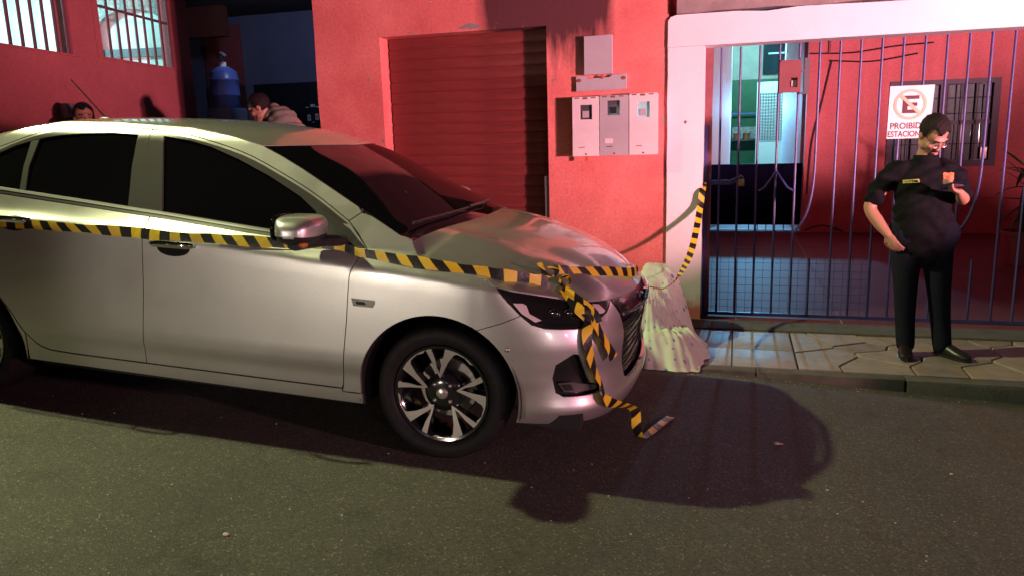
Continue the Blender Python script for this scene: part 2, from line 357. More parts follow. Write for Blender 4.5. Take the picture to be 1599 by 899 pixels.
def copy_part(src, parent, loc=None, mw=None):
    c = src.copy(); COL.objects.link(c); c.parent = parent
    if loc is not None: c.location = loc
    WM[c.name] = WM[parent.name] if parent else Matrix.Identity(4)
    return c
def bx(name, material, parent, *b, c=None, **kw):
    m = MB(); (m.cbox(*b, c) if c else m.box(*b)); return m.build(name, material, parent, **kw)
def strip(name, pts, across, width, material, parent=None, u0=0.0, local=False):
    """flat ribbon of tape with UVs: u = metres along, v = metres/width across; a thin second skin gives it thickness"""
    P = [Vector(p) for p in pts]; A = [Vector(a).normalized() for a in across] ; u = u0; vs = []; fs = []; uvs = []
    W = width if isinstance(width, (list, tuple)) else [width]*len(P)
    for i, p in enumerate(P):
        if i: u += (p-P[i-1]).length
        for k, t in enumerate((-0.5, 0.0, 0.5)):
            d = (P[min(i+1, len(P)-1)]-P[max(i-1, 0)]).normalized(); n = d.cross(A[i]).normalized()
            vs.append(p+A[i]*(W[i]*t)+n*(0.002 if k == 1 else 0)); uvs.append((u, t+0.5))
    for i in range(len(P)-1):
        for k in range(2): a = i*3+k; fs.append((a, a+1, a+4, a+3))
    me = bpy.data.meshes.new(name)
    if parent is not None and not local:
        inv = WM[parent.name].inverted(); vs = [inv @ p for p in vs]
    me.from_pydata([tuple(p) for p in vs], [], fs); l = me.uv_layers.new(name='UVMap')
    for lp in me.loops: l.data[lp.index].uv = uvs[lp.vertex_index]
    me.polygons.foreach_set('use_smooth', [True]*len(me.polygons)); me.update()
    o = link_mesh(name, me, material, parent)
    return o
def cr(pts, n=6):
    """Catmull-Rom through 3-D (or 2-D) points"""
    P = [np.array(p, float) for p in pts]; P = [2*P[0]-P[1]]+P+[2*P[-1]-P[-2]]; out = []
    for i in range(1, len(P)-2):
        a, b, c, d = P[i-1:i+3]
        for t in np.linspace(0, 1, n, endpoint=False):
            out.append(.5*(2*b+(-a+c)*t+(2*a-5*b+4*c-d)*t*t+(-a+3*b-3*c+d)*t**3))
    out.append(P[-2]); return [tuple(p) for p in out]

# ------------------------------------------------------------------ car body surface: a skin S(u,z) along the plan outline
CP=np.array([(-3.63,0),(-3.61,.35),(-3.53,.60),(-3.38,.745),(-3.15,.812),(-2.8,.848),(-2.3,.863),(-1.5,.867),(-.7,.867),(0,.862),(.2,.852),(.36,.83),(.50,.785),(.62,.705),(.70,.60),(.755,.45),(.79,.25),(.80,0)])
def catmull(P,n=24):
    P=np.vstack([P[0]*[1,1]+(P[0]-P[1])*[1,1],P,P[-1]+(P[-1]-P[-2])]); 
    P[0]=[P[1][0]+ (P[2][0]-P[1][0]), -P[2][1]]; P[-1]=[P[-3][0],-P[-3][1]]
    out=[]
    for i in range(1,len(P)-2):
        a,b,c,d=P[i-1],P[i],P[i+1],P[i+2]
        for t in np.linspace(0,1,n,endpoint=False):
            out.append(.5*((2*b)+(-a+c)*t+(2*a-5*b+4*c-d)*t*t+(-a+3*b-3*c+d)*t**3))
    out.append(P[-2]); return np.array(out)
CC=catmull(CP)
CS=np.concatenate([[0],np.cumsum(np.hypot(*np.diff(CC,axis=0).T))])
CS-=np.interp(0,CC[:,0],CS)
UMAX,UMIN=CS[-1],CS[0]
_t=np.gradient(CC,CS,axis=0); _t/=np.hypot(_t[:,0],_t[:,1])[:,None]
_in=np.stack([_t[:,1],-_t[:,0]],1)   # inward normal (y positive outward half): tangent fwd (1,0)-> inward (0,-1)
def pchip(xs,ys,x):
    xs=np.asarray(xs,float); ys=np.asarray(ys,float); h=np.diff(xs); d=np.diff(ys)/h
    m=np.zeros(len(xs)); m[0]=d[0]; m[-1]=d[-1]
    for i in range(1,len(xs)-1):
        if d[i-1]*d[i]>0: m[i]=2*d[i-1]*d[i]/(d[i-1]+d[i])
    x=np.asarray(x,float); i=np.clip(np.searchsorted(xs,x)-1,0,len(xs)-2)
    t=(x-xs[i])/h[i]
    r=(2*t**3-3*t**2+1)*ys[i]+(t**3-2*t**2+t)*h[i]*m[i]+(-2*t**3+3*t**2)*ys[i+1]+(t**3-t**2)*h[i]*m[i+1]
    r=np.where(t<0,ys[i]+m[i]*h[i]*t,r); r=np.where(t>1,ys[i+1]+m[i+1]*h[i]*(t-1),r)
    return r
def ZB(x): return np.interp(x,[-3.7,-2.9,-2.35,-1.856,-1.394,-.962,-.638,-.37,0,.3,.6],[1.13,1.115,1.092,1.059,1.024,.985,.945,.925,.90,.85,.79])
def ZC(x): return np.interp(x,[-3.7,-2.28,-1.475,-1.142,-.851,-.476,-.057,.3,.5,1.2],[1.0,.969,.942,.922,.90,.871,.845,.80,.77,.70])
def off1(u,z):
    zc=float(ZC(u)); zb=max(float(ZB(u)),zc+.055)
    side=pchip([.10,.14,.20,.245,.31,.36,.42,.48,.6,zc-.08,zc-.02,zc,zc+.02,zc+.04,zb,zb+.03],
               [.10,.075,.048,.034,.024,.018,.004,.0,.0,.001,.004,.010,.028,.045,.085,.100],min(z,zb+.03))
    if z>zb+.03: side=.100+.50*(z-zb-.03)+max(0,z-1.36)**2*7
    front=pchip([.10,.14,.19,.24,.28,.33,.42,.50,.56,.62,.68,.73,.78,.84,.95],
                [.16,.11,.045,.012,.0,.010,.020,.010,.003,.012,.038,.080,.15,.25,.45],z)
    rear=pchip([.10,.2,.3,.5,.7,.9,1.02,1.1],[.2,.08,.03,0,.02,.05,.07,.12],z)
    w=np.clip((u-.22)/.45,0,1); w=w*w*(3-2*w)
    w2=np.clip((-2.9-u)/.4,0,1); w2=w2*w2*(3-2*w2)
    return float(side*(1-w)*(1-w2)+front*w+rear*w2)
def S(u,z,d=0.0):
    """skin point on the right-hand (y<0) side; d = metres pushed outwards"""
    x=np.interp(u,CS,CC[:,0]); y=np.interp(u,CS,CC[:,1]); nx=np.interp(u,CS,_in[:,0]); ny=np.interp(u,CS,_in[:,1])
    o=off1(u,z)-d
    return np.array([x+nx*o, -(y+ny*o), z])
_SC = {}
def Sc(u, z, d=0.0):
    k = (round(u, 5), round(z, 5), round(d, 5))
    if k not in _SC: _SC[k] = S(*k)
    return _SC[k]
CAR_PITCH, CAR_YAW, CAR_LOC = 0.0537, 0.0093, (-1.2523, 3.8089, 0.0894)
CAR = Matrix.Translation(CAR_LOC) @ Matrix.Rotation(CAR_YAW, 4, 'Z') @ Matrix.Rotation(CAR_PITCH, 4, 'Y')
def carw(p): return CAR @ Vector(p)
def inset(poly, g):
    n = len(poly); out = []
    ar = sum(poly[i][0]*poly[(i+1) % n][1]-poly[(i+1) % n][0]*poly[i][1] for i in range(n)); sg = 1 if ar > 0 else -1
    for i in range(n):
        a, b, c = np.array(poly[i-1]), np.array(poly[i]), np.array(poly[(i+1) % n])
        e1 = b-a; e2 = c-b; e1 = e1/max(np.hypot(*e1), 1e-9); e2 = e2/max(np.hypot(*e2), 1e-9)
        n1 = np.array([-e1[1], e1[0]])*sg; n2 = np.array([-e2[1], e2[0]])*sg
        k = n1+n2; k = k/max(1+n1.dot(n2), 0.35); out.append(tuple(b+k*g))
    return out
def densify(poly, step):
    out = []; n = len(poly)
    for i in range(n):
        a, b = np.array(poly[i], float), np.array(poly[(i+1) % n], float); k = max(1, int(np.ceil(np.hypot(*(b-a))/step)))
        out += [tuple(a+(b-a)*j/k) for j in range(k)]
    return out
def pip(px, py, poly):
    r = np.zeros(px.shape, bool); n = len(poly)
    for i in range(n):
        x1, y1 = poly[i]; x2, y2 = poly[(i+1) % n]
        if y1 == y2: continue
        c = ((y1 > py) != (y2 > py)) & (px < (x2-x1)*(py-y1)/(y2-y1)+x1); r ^= c
    return r
def area(p): return sum(p[i][0]*p[(i+1) % len(p)][1]-p[(i+1) % len(p)][0]*p[i][1] for i in range(len(p)))/2
def panel(name, outline, material, parent, holes=(), d=0.0, step=0.04, zs=2.0, gap=0.002, thick=0.014, sides=(-1,), fn=None, rim=True):
    """a body panel: polygon in the (u,z) chart with holes, mapped on the skin, rim folded inwards"""
    fn = fn or Sc
    if area(outline) < 0: outline = outline[::-1]
    loops = [densify(inset(outline, gap) if gap else outline, step)]
    for h in holes:
        if area(h) < 0: h = h[::-1]
        loops.append(densify(inset(h, -gap) if gap else h, step)[::-1])
    O = np.array(loops[0]); u0, z0 = O.min(0); u1, z1 = O.max(0)
    gu, gz = np.meshgrid(np.arange(u0+step/2, u1, step), np.arange(z0+step/zs/2, z1, step/zs)); gu = gu.ravel(); gz = gz.ravel()
    ok = pip(gu, gz, loops[0])
    for h in loops[1:]: ok &= ~pip(gu, gz, h)
    B = np.array([p for l in loops for p in l])
    gu, gz = gu[ok], gz[ok]
    if len(gu):
        dd = ((gu[:, None]-B[None, :, 0])**2+((gz[:, None]-B[None, :, 1])*zs)**2).min(1); k = dd > (0.45*step)**2; gu, gz = gu[k], gz[k]
    pts = [Vector((p[0], p[1]*zs)) for p in B]+[Vector((a, b*zs)) for a, b in zip(gu, gz)]
    edges = []; o = 0
    for l in loops:
        n = len(l); edges += [(o+i, o+(i+1) % n) for i in range(n)]; o += n
    V, E, F, *_ = delaunay_2d_cdt(pts, edges, [], 0, 1e-6)
    cen = np.array([[sum(V[i][0] for i in f)/3, sum(V[i][1] for i in f)/3/zs] for f in F])
    ok = pip(cen[:, 0], cen[:, 1], loops[0])
    for h in loops[1:]: ok &= ~pip(cen[:, 0], cen[:, 1], h)
    F = [tuple(f) for f, k in zip(F, ok) if k]
    UV = [(v[0], v[1]/zs) for v in V]
    P3 = [np.array(fn(a, b, d)) for a, b in UV]; N3 = []
    for (a, b), p in zip(UV, P3):
        du = np.array(fn(a+.004, b, d))-np.array(fn(a-.004, b, d)); dz = np.array(fn(a, b+.004, d))-np.array(fn(a, b-.004, d)); n = np.cross(du, dz); N3.append(n/max(np.linalg.norm(n), 1e-9))
    RP = []; RF = []
    if rim:
        for l in loops:
            n = len(l); o = len(RP)
            for a, b in l: RP.append(np.array(fn(a, b, d))); RP.append(np.array(fn(a, b, d-thick)))
            for i in range(n):
                j = (i+1) % n; RF.append((o+2*i, o+2*i+1, o+2*j+1, o+2*j))
    vs = []; fs = []; ns = []
    for sd in sides:
        b = len(vs); k = np.array([1, 1 if sd < 0 else -1, 1])
        vs += [tuple(p*k) for p in P3]; ns += [tuple(n*k) for n in N3]
        fs += [tuple(i+b for i in (f if sd < 0 else f[::-1])) for f in F]
        b = len(vs); vs += [tuple(p*k) for p in RP]; ns += [(0, 0, 0)]*len(RP)
        fs += [tuple(i+b for i in (f if sd < 0 else f[::-1])) for f in RF]
    me = bpy.data.meshes.new(name); me.from_pydata(vs, [], fs)
    me.polygons.foreach_set('use_smooth', [True]*len(fs)); me.update(); me.normals_split_custom_set_from_vertices(ns)
    return link_mesh(name, me, material, parent)
def both(name, outline, material, parent, **kw):
    """one object on each side of the car"""
    a = panel(name, outline, material, parent, sides=(-1,), **kw); b = panel(name, outline, material, parent, sides=(1,), **kw); return a, b
def resample(P, n):
    P = np.array(P, float); L = np.concatenate([[0], np.cumsum(np.linalg.norm(np.diff(P, axis=0), axis=1))])
    t = np.linspace(0, L[-1], n); return np.stack([np.interp(t, L, P[:, k]) for k in range(P.shape[1])], 1)
def loft(name, centre, edge, material, parent, nt=40, nv=28, px=2.0, pz=2.2, bumpf=None, d=0.0):
    C_ = resample(cr(centre, 8), nt); E_ = resample(cr(edge, 8), nt); vs = []; fs = []
    for i in range(nt):
        for j in range(nv+1):
            v = -1+2*j/nv; a = abs(v)
            x = C_[i, 0]+(E_[i, 0]-C_[i, 0])*a**px; y = E_[i, 1]*v*-1; z = C_[i, 1]+(E_[i, 2]-C_[i, 1])*a**(pz(i/(nt-1)) if callable(pz) else pz)
            if bumpf: z += bumpf(i/(nt-1), a)
            vs.append((x, -y, z+d))
    for i in range(nt-1):
        for j in range(nv): q = i*(nv+1)+j; fs.append((q, q+1, q+nv+2, q+nv+1))
    m = MB(); m.add(vs, fs)
    ring = [j for j in range(nv+1)]+[(i+1)*(nv+1)+nv for i in range(nt-1)]+[(nt-1)*(nv+1)+j for j in range(nv-1, -1, -1)]+[i*(nv+1) for i in range(nt-2, 0, -1)]
    b = len(m.v); m.v += [(m.v[k][0], m.v[k][1]*0.995, m.v[k][2]-0.022) for k in ring]; n = len(ring)
    m.f += [(ring[i], ring[(i+1) % n], b+(i+1) % n, b+i) for i in range(n)]
    return m.build(name, material, parent, local=True, angle=50)
def chart3(pts, d=0.0): return [tuple(Sc(u, z, d)) for u, z in pts]

# ------------------------------------------------------------------ the parked saloon
car = empty('parked_car', mw=CAR)
tag(car, 'silver four-door saloon with black tinted windows, parked in the street', 'car')
ARC = [(0.365*math.cos(t)*1.0, 0.305+0.369*math.sin(t)) for t in np.linspace(R_(60.5), R_(172), 26)]     # front arch, front to rear
ARCF = [(0.365*math.cos(t), 0.305+0.369*math.sin(t)) for t in np.linspace(R_(-14), R_(60.5), 16)]
RARC = [(-2.607+0.365*math.cos(t), 0.305+0.369*math.sin(t)) for t in np.linspace(R_(-10), R_(190), 40)]
P_ = M['paint']
HL = [(.2558, .811), (.305, .755), (.365, .697), (.412, .660), (.472, .644), (.5525, .639), (.635, .636), (.654, .645), (.726, .658), (.827, .683), (.91, .718), (.74, .7315), (.67, .733), (.55, .754), (.44, .773), (.325, .795)]
fender = [(-.4553, .281), (-.4474, .3137), (-.4141, .619), (-.398, .82), (-.3532, .928), (-.405, .985), (-.4626, 1.0376), (-.41, 1.075), (-.36, 1.063), (-.294, 1.032), (-.21, .990), (-.154, .9755), (-.130, .935), (-.10, .90), (-.0487, .875), (.10, .857), (.21, .8376), (.2558, .811), (.305, .755), (.365, .697), (.2798, .661), (.18, .6262)]+ARC+[(-.362, .281)]
both('fender', fender, P_, car)
bump_o = [(.18, .6262), (.2798, .661), (.365, .697), (.412, .660), (.472, .644), (.5525, .639), (.635, .636), (.654, .645), (.726, .658), (.827, .683), (.91, .718), (.93, .657), (.943, .506), (1.0, .352), (1.06, .332), (UMAX, .325), (UMAX, .190), (1.1, .190), (.93, .195), (.78, .208), (.63, .212), (.48, .216), (.356, .216)]+ARCF[:-1]
fog = [(.5115, .4268), (.5221, .485), (.60, .530), (.625, .525), (.640, .50), (.7024, .3871), (.772, .368), (.770, .338), (.66, .338), (.5637, .3416), (.528, .362)]
panel('front_bumper', bump_o, P_, car, holes=[fog], sides=(-1, 1), gap=0.0015)
for sd in (-1, 1):
    fp = panel('fog_lamp_recess', [(a, b) for a, b in inset(fog, -0.012)], M['gloss_black'], car, d=-.040, sides=(sd,), gap=0, rim=False)
    fl = panel('fog_lamp', [(.539, .396), (.60, .396), (.626, .392), (.70, .378), (.768, .364), (.764, .344), (.64, .348), (.576, .353)], M['meter_window'], fp, d=-.022, sides=(sd,), gap=0.002, step=.03)
    panel('fog_lens', [(.556, .388), (.604, .388), (.622, .360), (.582, .360)], M['headglass'], fl, d=-.018, sides=(sd,), gap=0, step=.03)
for sd in (-1, 1):      # round parking sensor in the bumper
    c = Sc(.313, .551, 0.001); MB().ell((c[0], c[1]*-sd, c[2]), (.010, .004, .010)).build('parking_sensor', M['steel'], car, local=True)
# front grille: recessed dark mesh, gloss bar on top, chrome rim, emblem
gr_o = [(.90, .715), (.93, .655), (.943, .506), (1.0, .352), (UMAX, .325), (UMAX, .700), (1.21, .702)]
gri = panel('grille', [(a, b) for a, b in gr_o], M['gloss_black'], car, d=-.030, sides=(-1, 1), gap=0, rim=False)
for k in range(7):
    z = .375+k*.038
    mb = MB(); us = np.linspace(.985-.012*k if k < 4 else .955, UMAX, 8); line = [tuple(Sc(u, z, -.020)) for u in us]; line += [(p[0], -p[1], p[2]) for p in line[-2::-1]]
    mb.tube(line, .004, 6).build('grille_bar', M['shell'], gri, local=True)
panel('grille_top_bar', [(.915, .714), (.94, .66), (1.10, .652), (UMAX, .630), (UMAX, .698), (1.21, .702)], M['gloss_black'], car, d=.004, sides=(-1, 1), gap=0)
us = np.linspace(.945, UMAX, 10); line = [tuple(Sc(u, .655-.022*((u-.945)/(UMAX-.945)), .010)) for u in us]; line += [(p[0], -p[1], p[2]) for p in line[-2::-1]]
MB().tube(line, .007, 8).build('chrome_strip', M['chrome'], car, local=True)
cx = Sc(UMAX, .665, .012)[0]
em = MB(); em.prism([(-.075, -.012), (-.028, -.012), (-.022, -.026), (.022, -.026), (.028, -.012), (.075, -.012), (.064, .012), (.028, .012), (.022, .026), (-.022, .026), (-.028, .012), (-.064, .012)], lambda a, b: (cx, a, .665+b), lambda a, b: (cx+.014, a, .665+b))
em.build('emblem', M['chrome'], car, local=True, smooth=False)
# headlamps
for sd in (-1, 1):
    hl = panel('headlight', HL, M['headglass'], car, d=-.004, sides=(sd,), gap=0.002)
    kw = dict(sides=(sd,), gap=0, step=.03, thick=.006)
    panel('headlamp_reflector', [(.331, .748), (.372, .746), (.388, .738), (.402, .705), (.455, .678), (.428, .671), (.37, .705)], M['lens_white'], hl, d=.001, **kw)
    panel('chrome_strip', [(.440, .664), (.475, .656), (.524, .651), (.632, .648), (.650, .656), (.632, .658), (.525, .662), (.478, .667)], M['chrome'], hl, d=.001, **kw)
    panel('lamp_band', [(.290, .794), (.42, .768), (.541, .747), (.66, .731), (.66, .718), (.544, .731), (.36, .762), (.310, .770)], M['gloss_black'], hl, d=.003, **kw)
    panel('inner_lens', [(.754, .722), (.795, .716), (.816, .690), (.800, .683), (.762, .682), (.740, .700)], M['lens_white'], hl, d=.001, **kw)
    panel('red_reflector', [(.70, .715), (.748, .716), (.735, .695), (.755, .676), (.70, .668), (.672, .690)], M['tail_red'], hl, d=.001, **kw)
    for u, z, r in ((.516, .700, .020), (.590, .698, .017)):
        c = Sc(u, z, -.001); MB().ell((c[0], c[1]*-sd, c[2]), (r, .008, r)).build('projector_lens', M['headglass'], hl, local=True)
        MB().lathe([(r*1.05, -.004), (r*1.25, -.006), (r*1.25, .002), (r*1.05, .004)], (c[0], c[1]*-sd, c[2]), 'y', 20, True).build('lens_ring', M['chrome'], hl, local=True)
# bonnet
shut = [(-.150, .966), (-.125, .930), (-.100, .904), (-.075, .888), (-.0487, .877), (.10, .858), (.21, .839), (.2558, .814), (.325, .799), (.44, .777), (.55, .758), (.67, .737), (.74, .7355), (.85, .726), (.90, .721)]
hood_c = [(-.075, 1.000), (.04, .999), (.16, .987), (.27, .966), (.42, .925), (.55, .868), (.65, .795), (.715, .730), (.752, .704)]
def hood_b(t, a): return (.010*math.exp(-((a-.66)/.075)**2)-.006*math.exp(-((a-.50)/.09)**2))*min(1, (1-t)*4)*min(1, t*8)
loft('bonnet', hood_c, chart3(shut, -.003), P_, car, 60, 60, 1.9, lambda t: 2.3+2.6*max(0, 1-t/.45)**1.5, hood_b)
loft('cowl', [(-.13, 1.004), (-.06, .988)], chart3([(-.18, .972), (-.140, .955)], -.012), M['trim'], car, 6, 32, 2.0, 4.4)
# windscreen, roof, rear window, boot
ws_e = [(-.9651, 1.3492), (-.86, 1.307), (-.7502, 1.2572), (-.59, 1.178), (-.4303, 1.099), (-.294, 1.0322), (-.2101, .9884), (-.154, .972)]
loft('windscreen', [(-.80, 1.350), (-.60, 1.262), (-.40, 1.160), (-.20, 1.055), (-.04, .972)], chart3(ws_e, -.006), M['black_glass'], car, 40, 32, 2.0, 2.0)
rf_e = [(-.9651, 1.3492), (-1.12, 1.385), (-1.385, 1.425), (-1.8485, 1.443), (-2.15, 1.437), (-2.35, 1.40), (-2.55, 1.335)]
loft('roof', [(-.80, 1.353), (-.93, 1.388), (-1.08, 1.421), (-1.396, 1.456), (-1.684, 1.468), (-2.1, 1.463), (-2.45, 1.436), (-2.72, 1.398)], chart3(rf_e, -.001), P_, car, 50, 32, 2.0, 2.6)
rw_e = [(-2.55, 1.335), (-2.8, 1.235), (-3.0, 1.15), (-3.17, 1.085)]
loft('rear_window', [(-2.72, 1.398), (-2.95, 1.300), (-3.12, 1.20), (-3.25, 1.115)], chart3(rw_e, -.004), M['black_glass'], car, 24, 24, 2.0, 2.2)
loft('boot_lid', [(-3.25, 1.115), (-3.42, 1.095), (-3.58, 1.075), (-3.605, 1.0), (-3.62, .80)], chart3([(-3.17, 1.085), (-3.45, 1.045), (-3.72, 1.03), (-3.78, .95), (-3.80, .80)], -.002), P_, car, 24, 24, 2.0, 2.6)
# roof rail and pillars: one side frame from windscreen foot to rear quarter, open over the doors
gap_l = [(-.4626, 1.0376), (-.6426, 1.1397), (-.8399, 1.2314), (-1.0599, 1.3171), (-1.3575, 1.3864), (-1.6078, 1.411), (-1.8914, 1.417), (-2.1783, 1.3945), (-2.4559, 1.3045)]
gap_l = [tuple(p) for p in cr(gap_l, 4)]
frame = gap_l+[(-2.52, 1.20), (-2.52, 1.115), (-2.60, 1.06), (-2.9, 1.08), (-3.17, 1.085), (-3.0, 1.15), (-2.8, 1.235), (-2.55, 1.335)]+rf_e[-2::-1]+ws_e[1:5]+[(-.41, 1.076)]
both('side_frame', frame, P_, car, step=.035)
# doors with their window openings
gfront = [(-1.5094, 1.3796), (-1.36, 1.362), (-1.2348, 1.3358), (-1.07, 1.282), (-.9002, 1.215), (-.80, 1.168), (-.7183, 1.1284), (-.632, 1.0700), (-.612, 1.035), (-.612, .975), (-.80, .969), (-1.0335, .9885), (-1.3997, 1.0215)]
grear = [(-2.2229, 1.349), (-2.10, 1.369), (-1.9738, 1.3804), (-1.80, 1.387), (-1.655, 1.3821), (-1.6385, 1.2336), (-1.5956, 1.0375), (-1.7757, 1.0510), (-2.2048, 1.0860), (-2.2341, 1.214)]
gqtr = [(-2.452, 1.270), (-2.36, 1.310), (-2.2638, 1.3375), (-2.262, 1.21), (-2.238, 1.0893), (-2.40, 1.100), (-2.47, 1.110)]
def on_gap(lo, hi): return [p for p in gap_l if lo <= p[0] <= hi]
fdoor = [(-.4553, .297), (-.4474, .320), (-.4141, .619), (-.398, .82), (-.3532, .928)]+on_gap(-1.585, -.40)+[(-1.5935, 1.4095), (-1.5633, 1.2661), (-1.462, 1.02), (-1.4548, .9177), (-1.4659, .6802), (-1.498, .36), (-1.502, .304)]
rdoor = [(-1.502, .304), (-1.498, .36), (-1.4659, .6802), (-1.4548, .9177), (-1.462, 1.02), (-1.5633, 1.2661), (-1.5935, 1.4095)]+on_gap(-3, -1.60)+[(-2.515, 1.19), (-2.51, 1.00), (-2.47, .80), (-2.42, .68), (-2.3413, .5676), (-2.2705, .4844), (-2.215, .395), (-2.1741, .350), (-2.13, .325), (-2.0747, .3127), (-1.9176, .307)]
for sd in (-1, 1):
    for nm, out, hole, hu in (('front_door', fdoor, [gfront], (-1.40, -1.17, .892)), ('rear_door', rdoor, [grear, gqtr], (-2.315, -2.095, .958))):
        dr = panel(nm, out, P_, car, holes=hole, sides=(sd,), gap=0.0022)
        for h in hole: panel('window_pane', inset(h, -.012), M['black_glass'], dr, d=-.007, sides=(sd,), gap=0, rim=False, step=.06)
        u0, u1, hz = hu
        cup = [((u0+u1)/2+(.088)*math.cos(t), hz-.012+.036*math.sin(t)) for t in np.linspace(0, 2*math.pi, 20, endpoint=False)]
        panel('handle_cup', cup, M['gloss_black'], dr, d=.0022, sides=(sd,), gap=0, rim=False, step=.02)
        hp = [np.array(Sc(u, hz+.008+.004*math.sin((u-u0)/(u1-u0)*math.pi), .012+.026*math.sin((u-u0)/(u1-u0)*math.pi)**.5)) for u in np.linspace(u0, u1, 12)]
        hp = [p*[1, -sd, 1] for p in hp]
        MB().tube(hp, [(.007, .011)]+[(.009, .016)]*10+[(.007, .011)], 10, side=(0, 1, 0)).build('door_handle', M['chrome'], dr, local=True)
# dark film on the door pillar, its strips painting shade onto the window frames, divider in front of the quarter glass, black foot of the mirror
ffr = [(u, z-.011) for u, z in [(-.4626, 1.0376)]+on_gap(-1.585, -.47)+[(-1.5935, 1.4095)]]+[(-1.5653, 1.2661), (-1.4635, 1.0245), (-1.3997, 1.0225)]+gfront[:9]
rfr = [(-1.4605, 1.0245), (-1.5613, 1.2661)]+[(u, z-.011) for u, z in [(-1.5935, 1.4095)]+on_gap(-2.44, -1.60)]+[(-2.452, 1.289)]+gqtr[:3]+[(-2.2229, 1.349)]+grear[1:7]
both('window_frame_shade', ffr, M['pillar_frame_shade'], car, d=.0018, gap=0.0015, thick=.004)
both('window_frame_shade', rfr, M['pillar_frame_shade'], car, d=.0018, gap=0.0015, thick=.004)
both('window_divider', [(-2.222, 1.345), (-2.268, 1.336), (-2.265, 1.21), (-2.242, 1.089), (-2.206, 1.087), (-2.233, 1.214)], M['trim'], car, d=.0025, gap=0, thick=.008)
both('mirror_sail', [(-.634, 1.100), (-.57, 1.067), (-.447, 1.003), (-.400, .962), (-.362, .934), (-.392, .927), (-.448, .937), (-.528, .957), (-.61, .969), (-.622, 1.03)], M['trim'], car, d=.003, gap=0.001, thick=.008)
belt = [(-2.52, 1.106), (-2.35, 1.0955), (-1.864, 1.059), (-1.593, 1.037), (-1.4, 1.0225), (-1.035, .990), (-.80, .969), (-.645, .957)]
for nm, mt, lo, hi, d_ in (('chrome_strip', 'belt_chrome', .001, .0125, .006), ('belt_seal', 'trim', -.014, .001, .003)):
    q = belt if nm == 'chrome_strip' else belt
    both(nm, [(u, z+lo) for u, z in q]+[(u, z+hi) for u, z in q[::-1]], M[mt], car, d=d_, gap=0, thick=.010)
# sills, rear quarters, rear bumper, tail lamps
both('sill', [(-2.23, .245), (-.36, .228), (-.36, .279), (-.4553, .279), (-.4553, .294), (-1.502, .301), (-1.9176, .304), (-2.0747, .309), (-2.13, .321), (-2.1741, .346), (-2.215, .391)], P_, car)
rq = [(-2.52, 1.108), (-2.515, 1.00), (-2.473, .80), (-2.424, .68), (-2.345, .5676), (-2.272, .4814), (-2.219, .390), (-2.236, .26)]+RARC+[(-2.97, .27), (-3.02, .55), (-3.25, .62), (-3.35, .86), (-3.45, 1.045), (-3.17, 1.08), (-2.9, 1.075), (-2.60, 1.056)]
both('rear_quarter', rq, P_, car)
both('tail_light', [(-3.25, .62+.20), (-3.35, .87), (-3.46, 1.03), (-3.70, 1.02), (-3.79, .93), (-3.79, .84), (-3.5, .80)], M['tail_red'], car, d=.006)
panel('rear_bumper', [(-2.975, .27), (-3.02, .545), (-3.25, .615), (-3.30, .78), (-3.5, .79), (-3.80, .79), (UMIN, .79), (UMIN, .22), (-3.4, .22)], P_, car, sides=(-1, 1), gap=.002)
both('side_marker', [(-.3875, .722), (-.2787, .7194), (-.2785, .705), (-.2881, .6875), (-.379, .6884)], M['chrome'], car, d=.004, gap=0, thick=.006, step=.02)
both('marker_lens', [(-.366, .710), (-.330, .709), (-.318, .702), (-.324, .697), (-.362, .698)], M['gloss_black'], car, d=.0065, gap=0, thick=.004, step=.02)
# dark inner shell behind the gaps, floor pan, wheel arch liners
shell_o = [(-2.97, .24), (-2.97, 1.03), (-.2, .84), (.25, .77), (.9, .66), (UMAX, .62), (UMAX, .24), (.36, .24)]
sh = panel('inner_shell', [(-3.9, .28), (-3.9, .95), (-2.6, 1.02), (-.45, .87), (-.2, .84), (.25, .77), (.9, .68), (UMAX, .66), (UMAX, .22), (.37, .22)]+[(0.372*math.cos(t), 0.305+0.376*math.sin(t)) for t in np.linspace(R_(-8), R_(188), 24)]+[(-2.23, .25)]+[(-2.607+0.372*math.cos(t), 0.305+0.376*math.sin(t)) for t in np.linspace(R_(-8), R_(188), 24)], M['shell'], car, d=-.045, sides=(-1, 1), gap=0, rim=False, step=.08)
mb = MB()
for x0, x1 in ((-3.3, -2.97), (-2.22, -.38), (.38, .62)): mb.box(x0, x1, -.76, .76, .20, .26)
mb.box(-2.97, -2.22, -.45, .45, .22, .28); mb.box(-.38, .38, -.45, .45, .22, .28); mb.build('floor_pan', M['shell'], car, local=True)
for xc in (0, -2.607):
    for sd in (-1, 1):
        m_ = MB(); pts = [(xc+.375*math.cos(t), .305+.379*math.sin(t)) for t in np.linspace(R_(-10), R_(190), 30)]
        vs = []; 
        for yy in (-.835, -.44): vs += [(a, yy*-sd, b) for a, b in pts]
        n = len(pts); m_.add(vs, [(i, i+1, n+i+1, n+i) for i in range(n-1)]+[tuple(range(n, 2*n))]); m_.build('wheel_arch_liner', M['shell'], car, local=True)
both('engine_splash_guard', [(.37, .165), (.47, .185), (.47, .235), (.37, .235)], M['trim'], car, d=-.02, gap=0, rim=False)
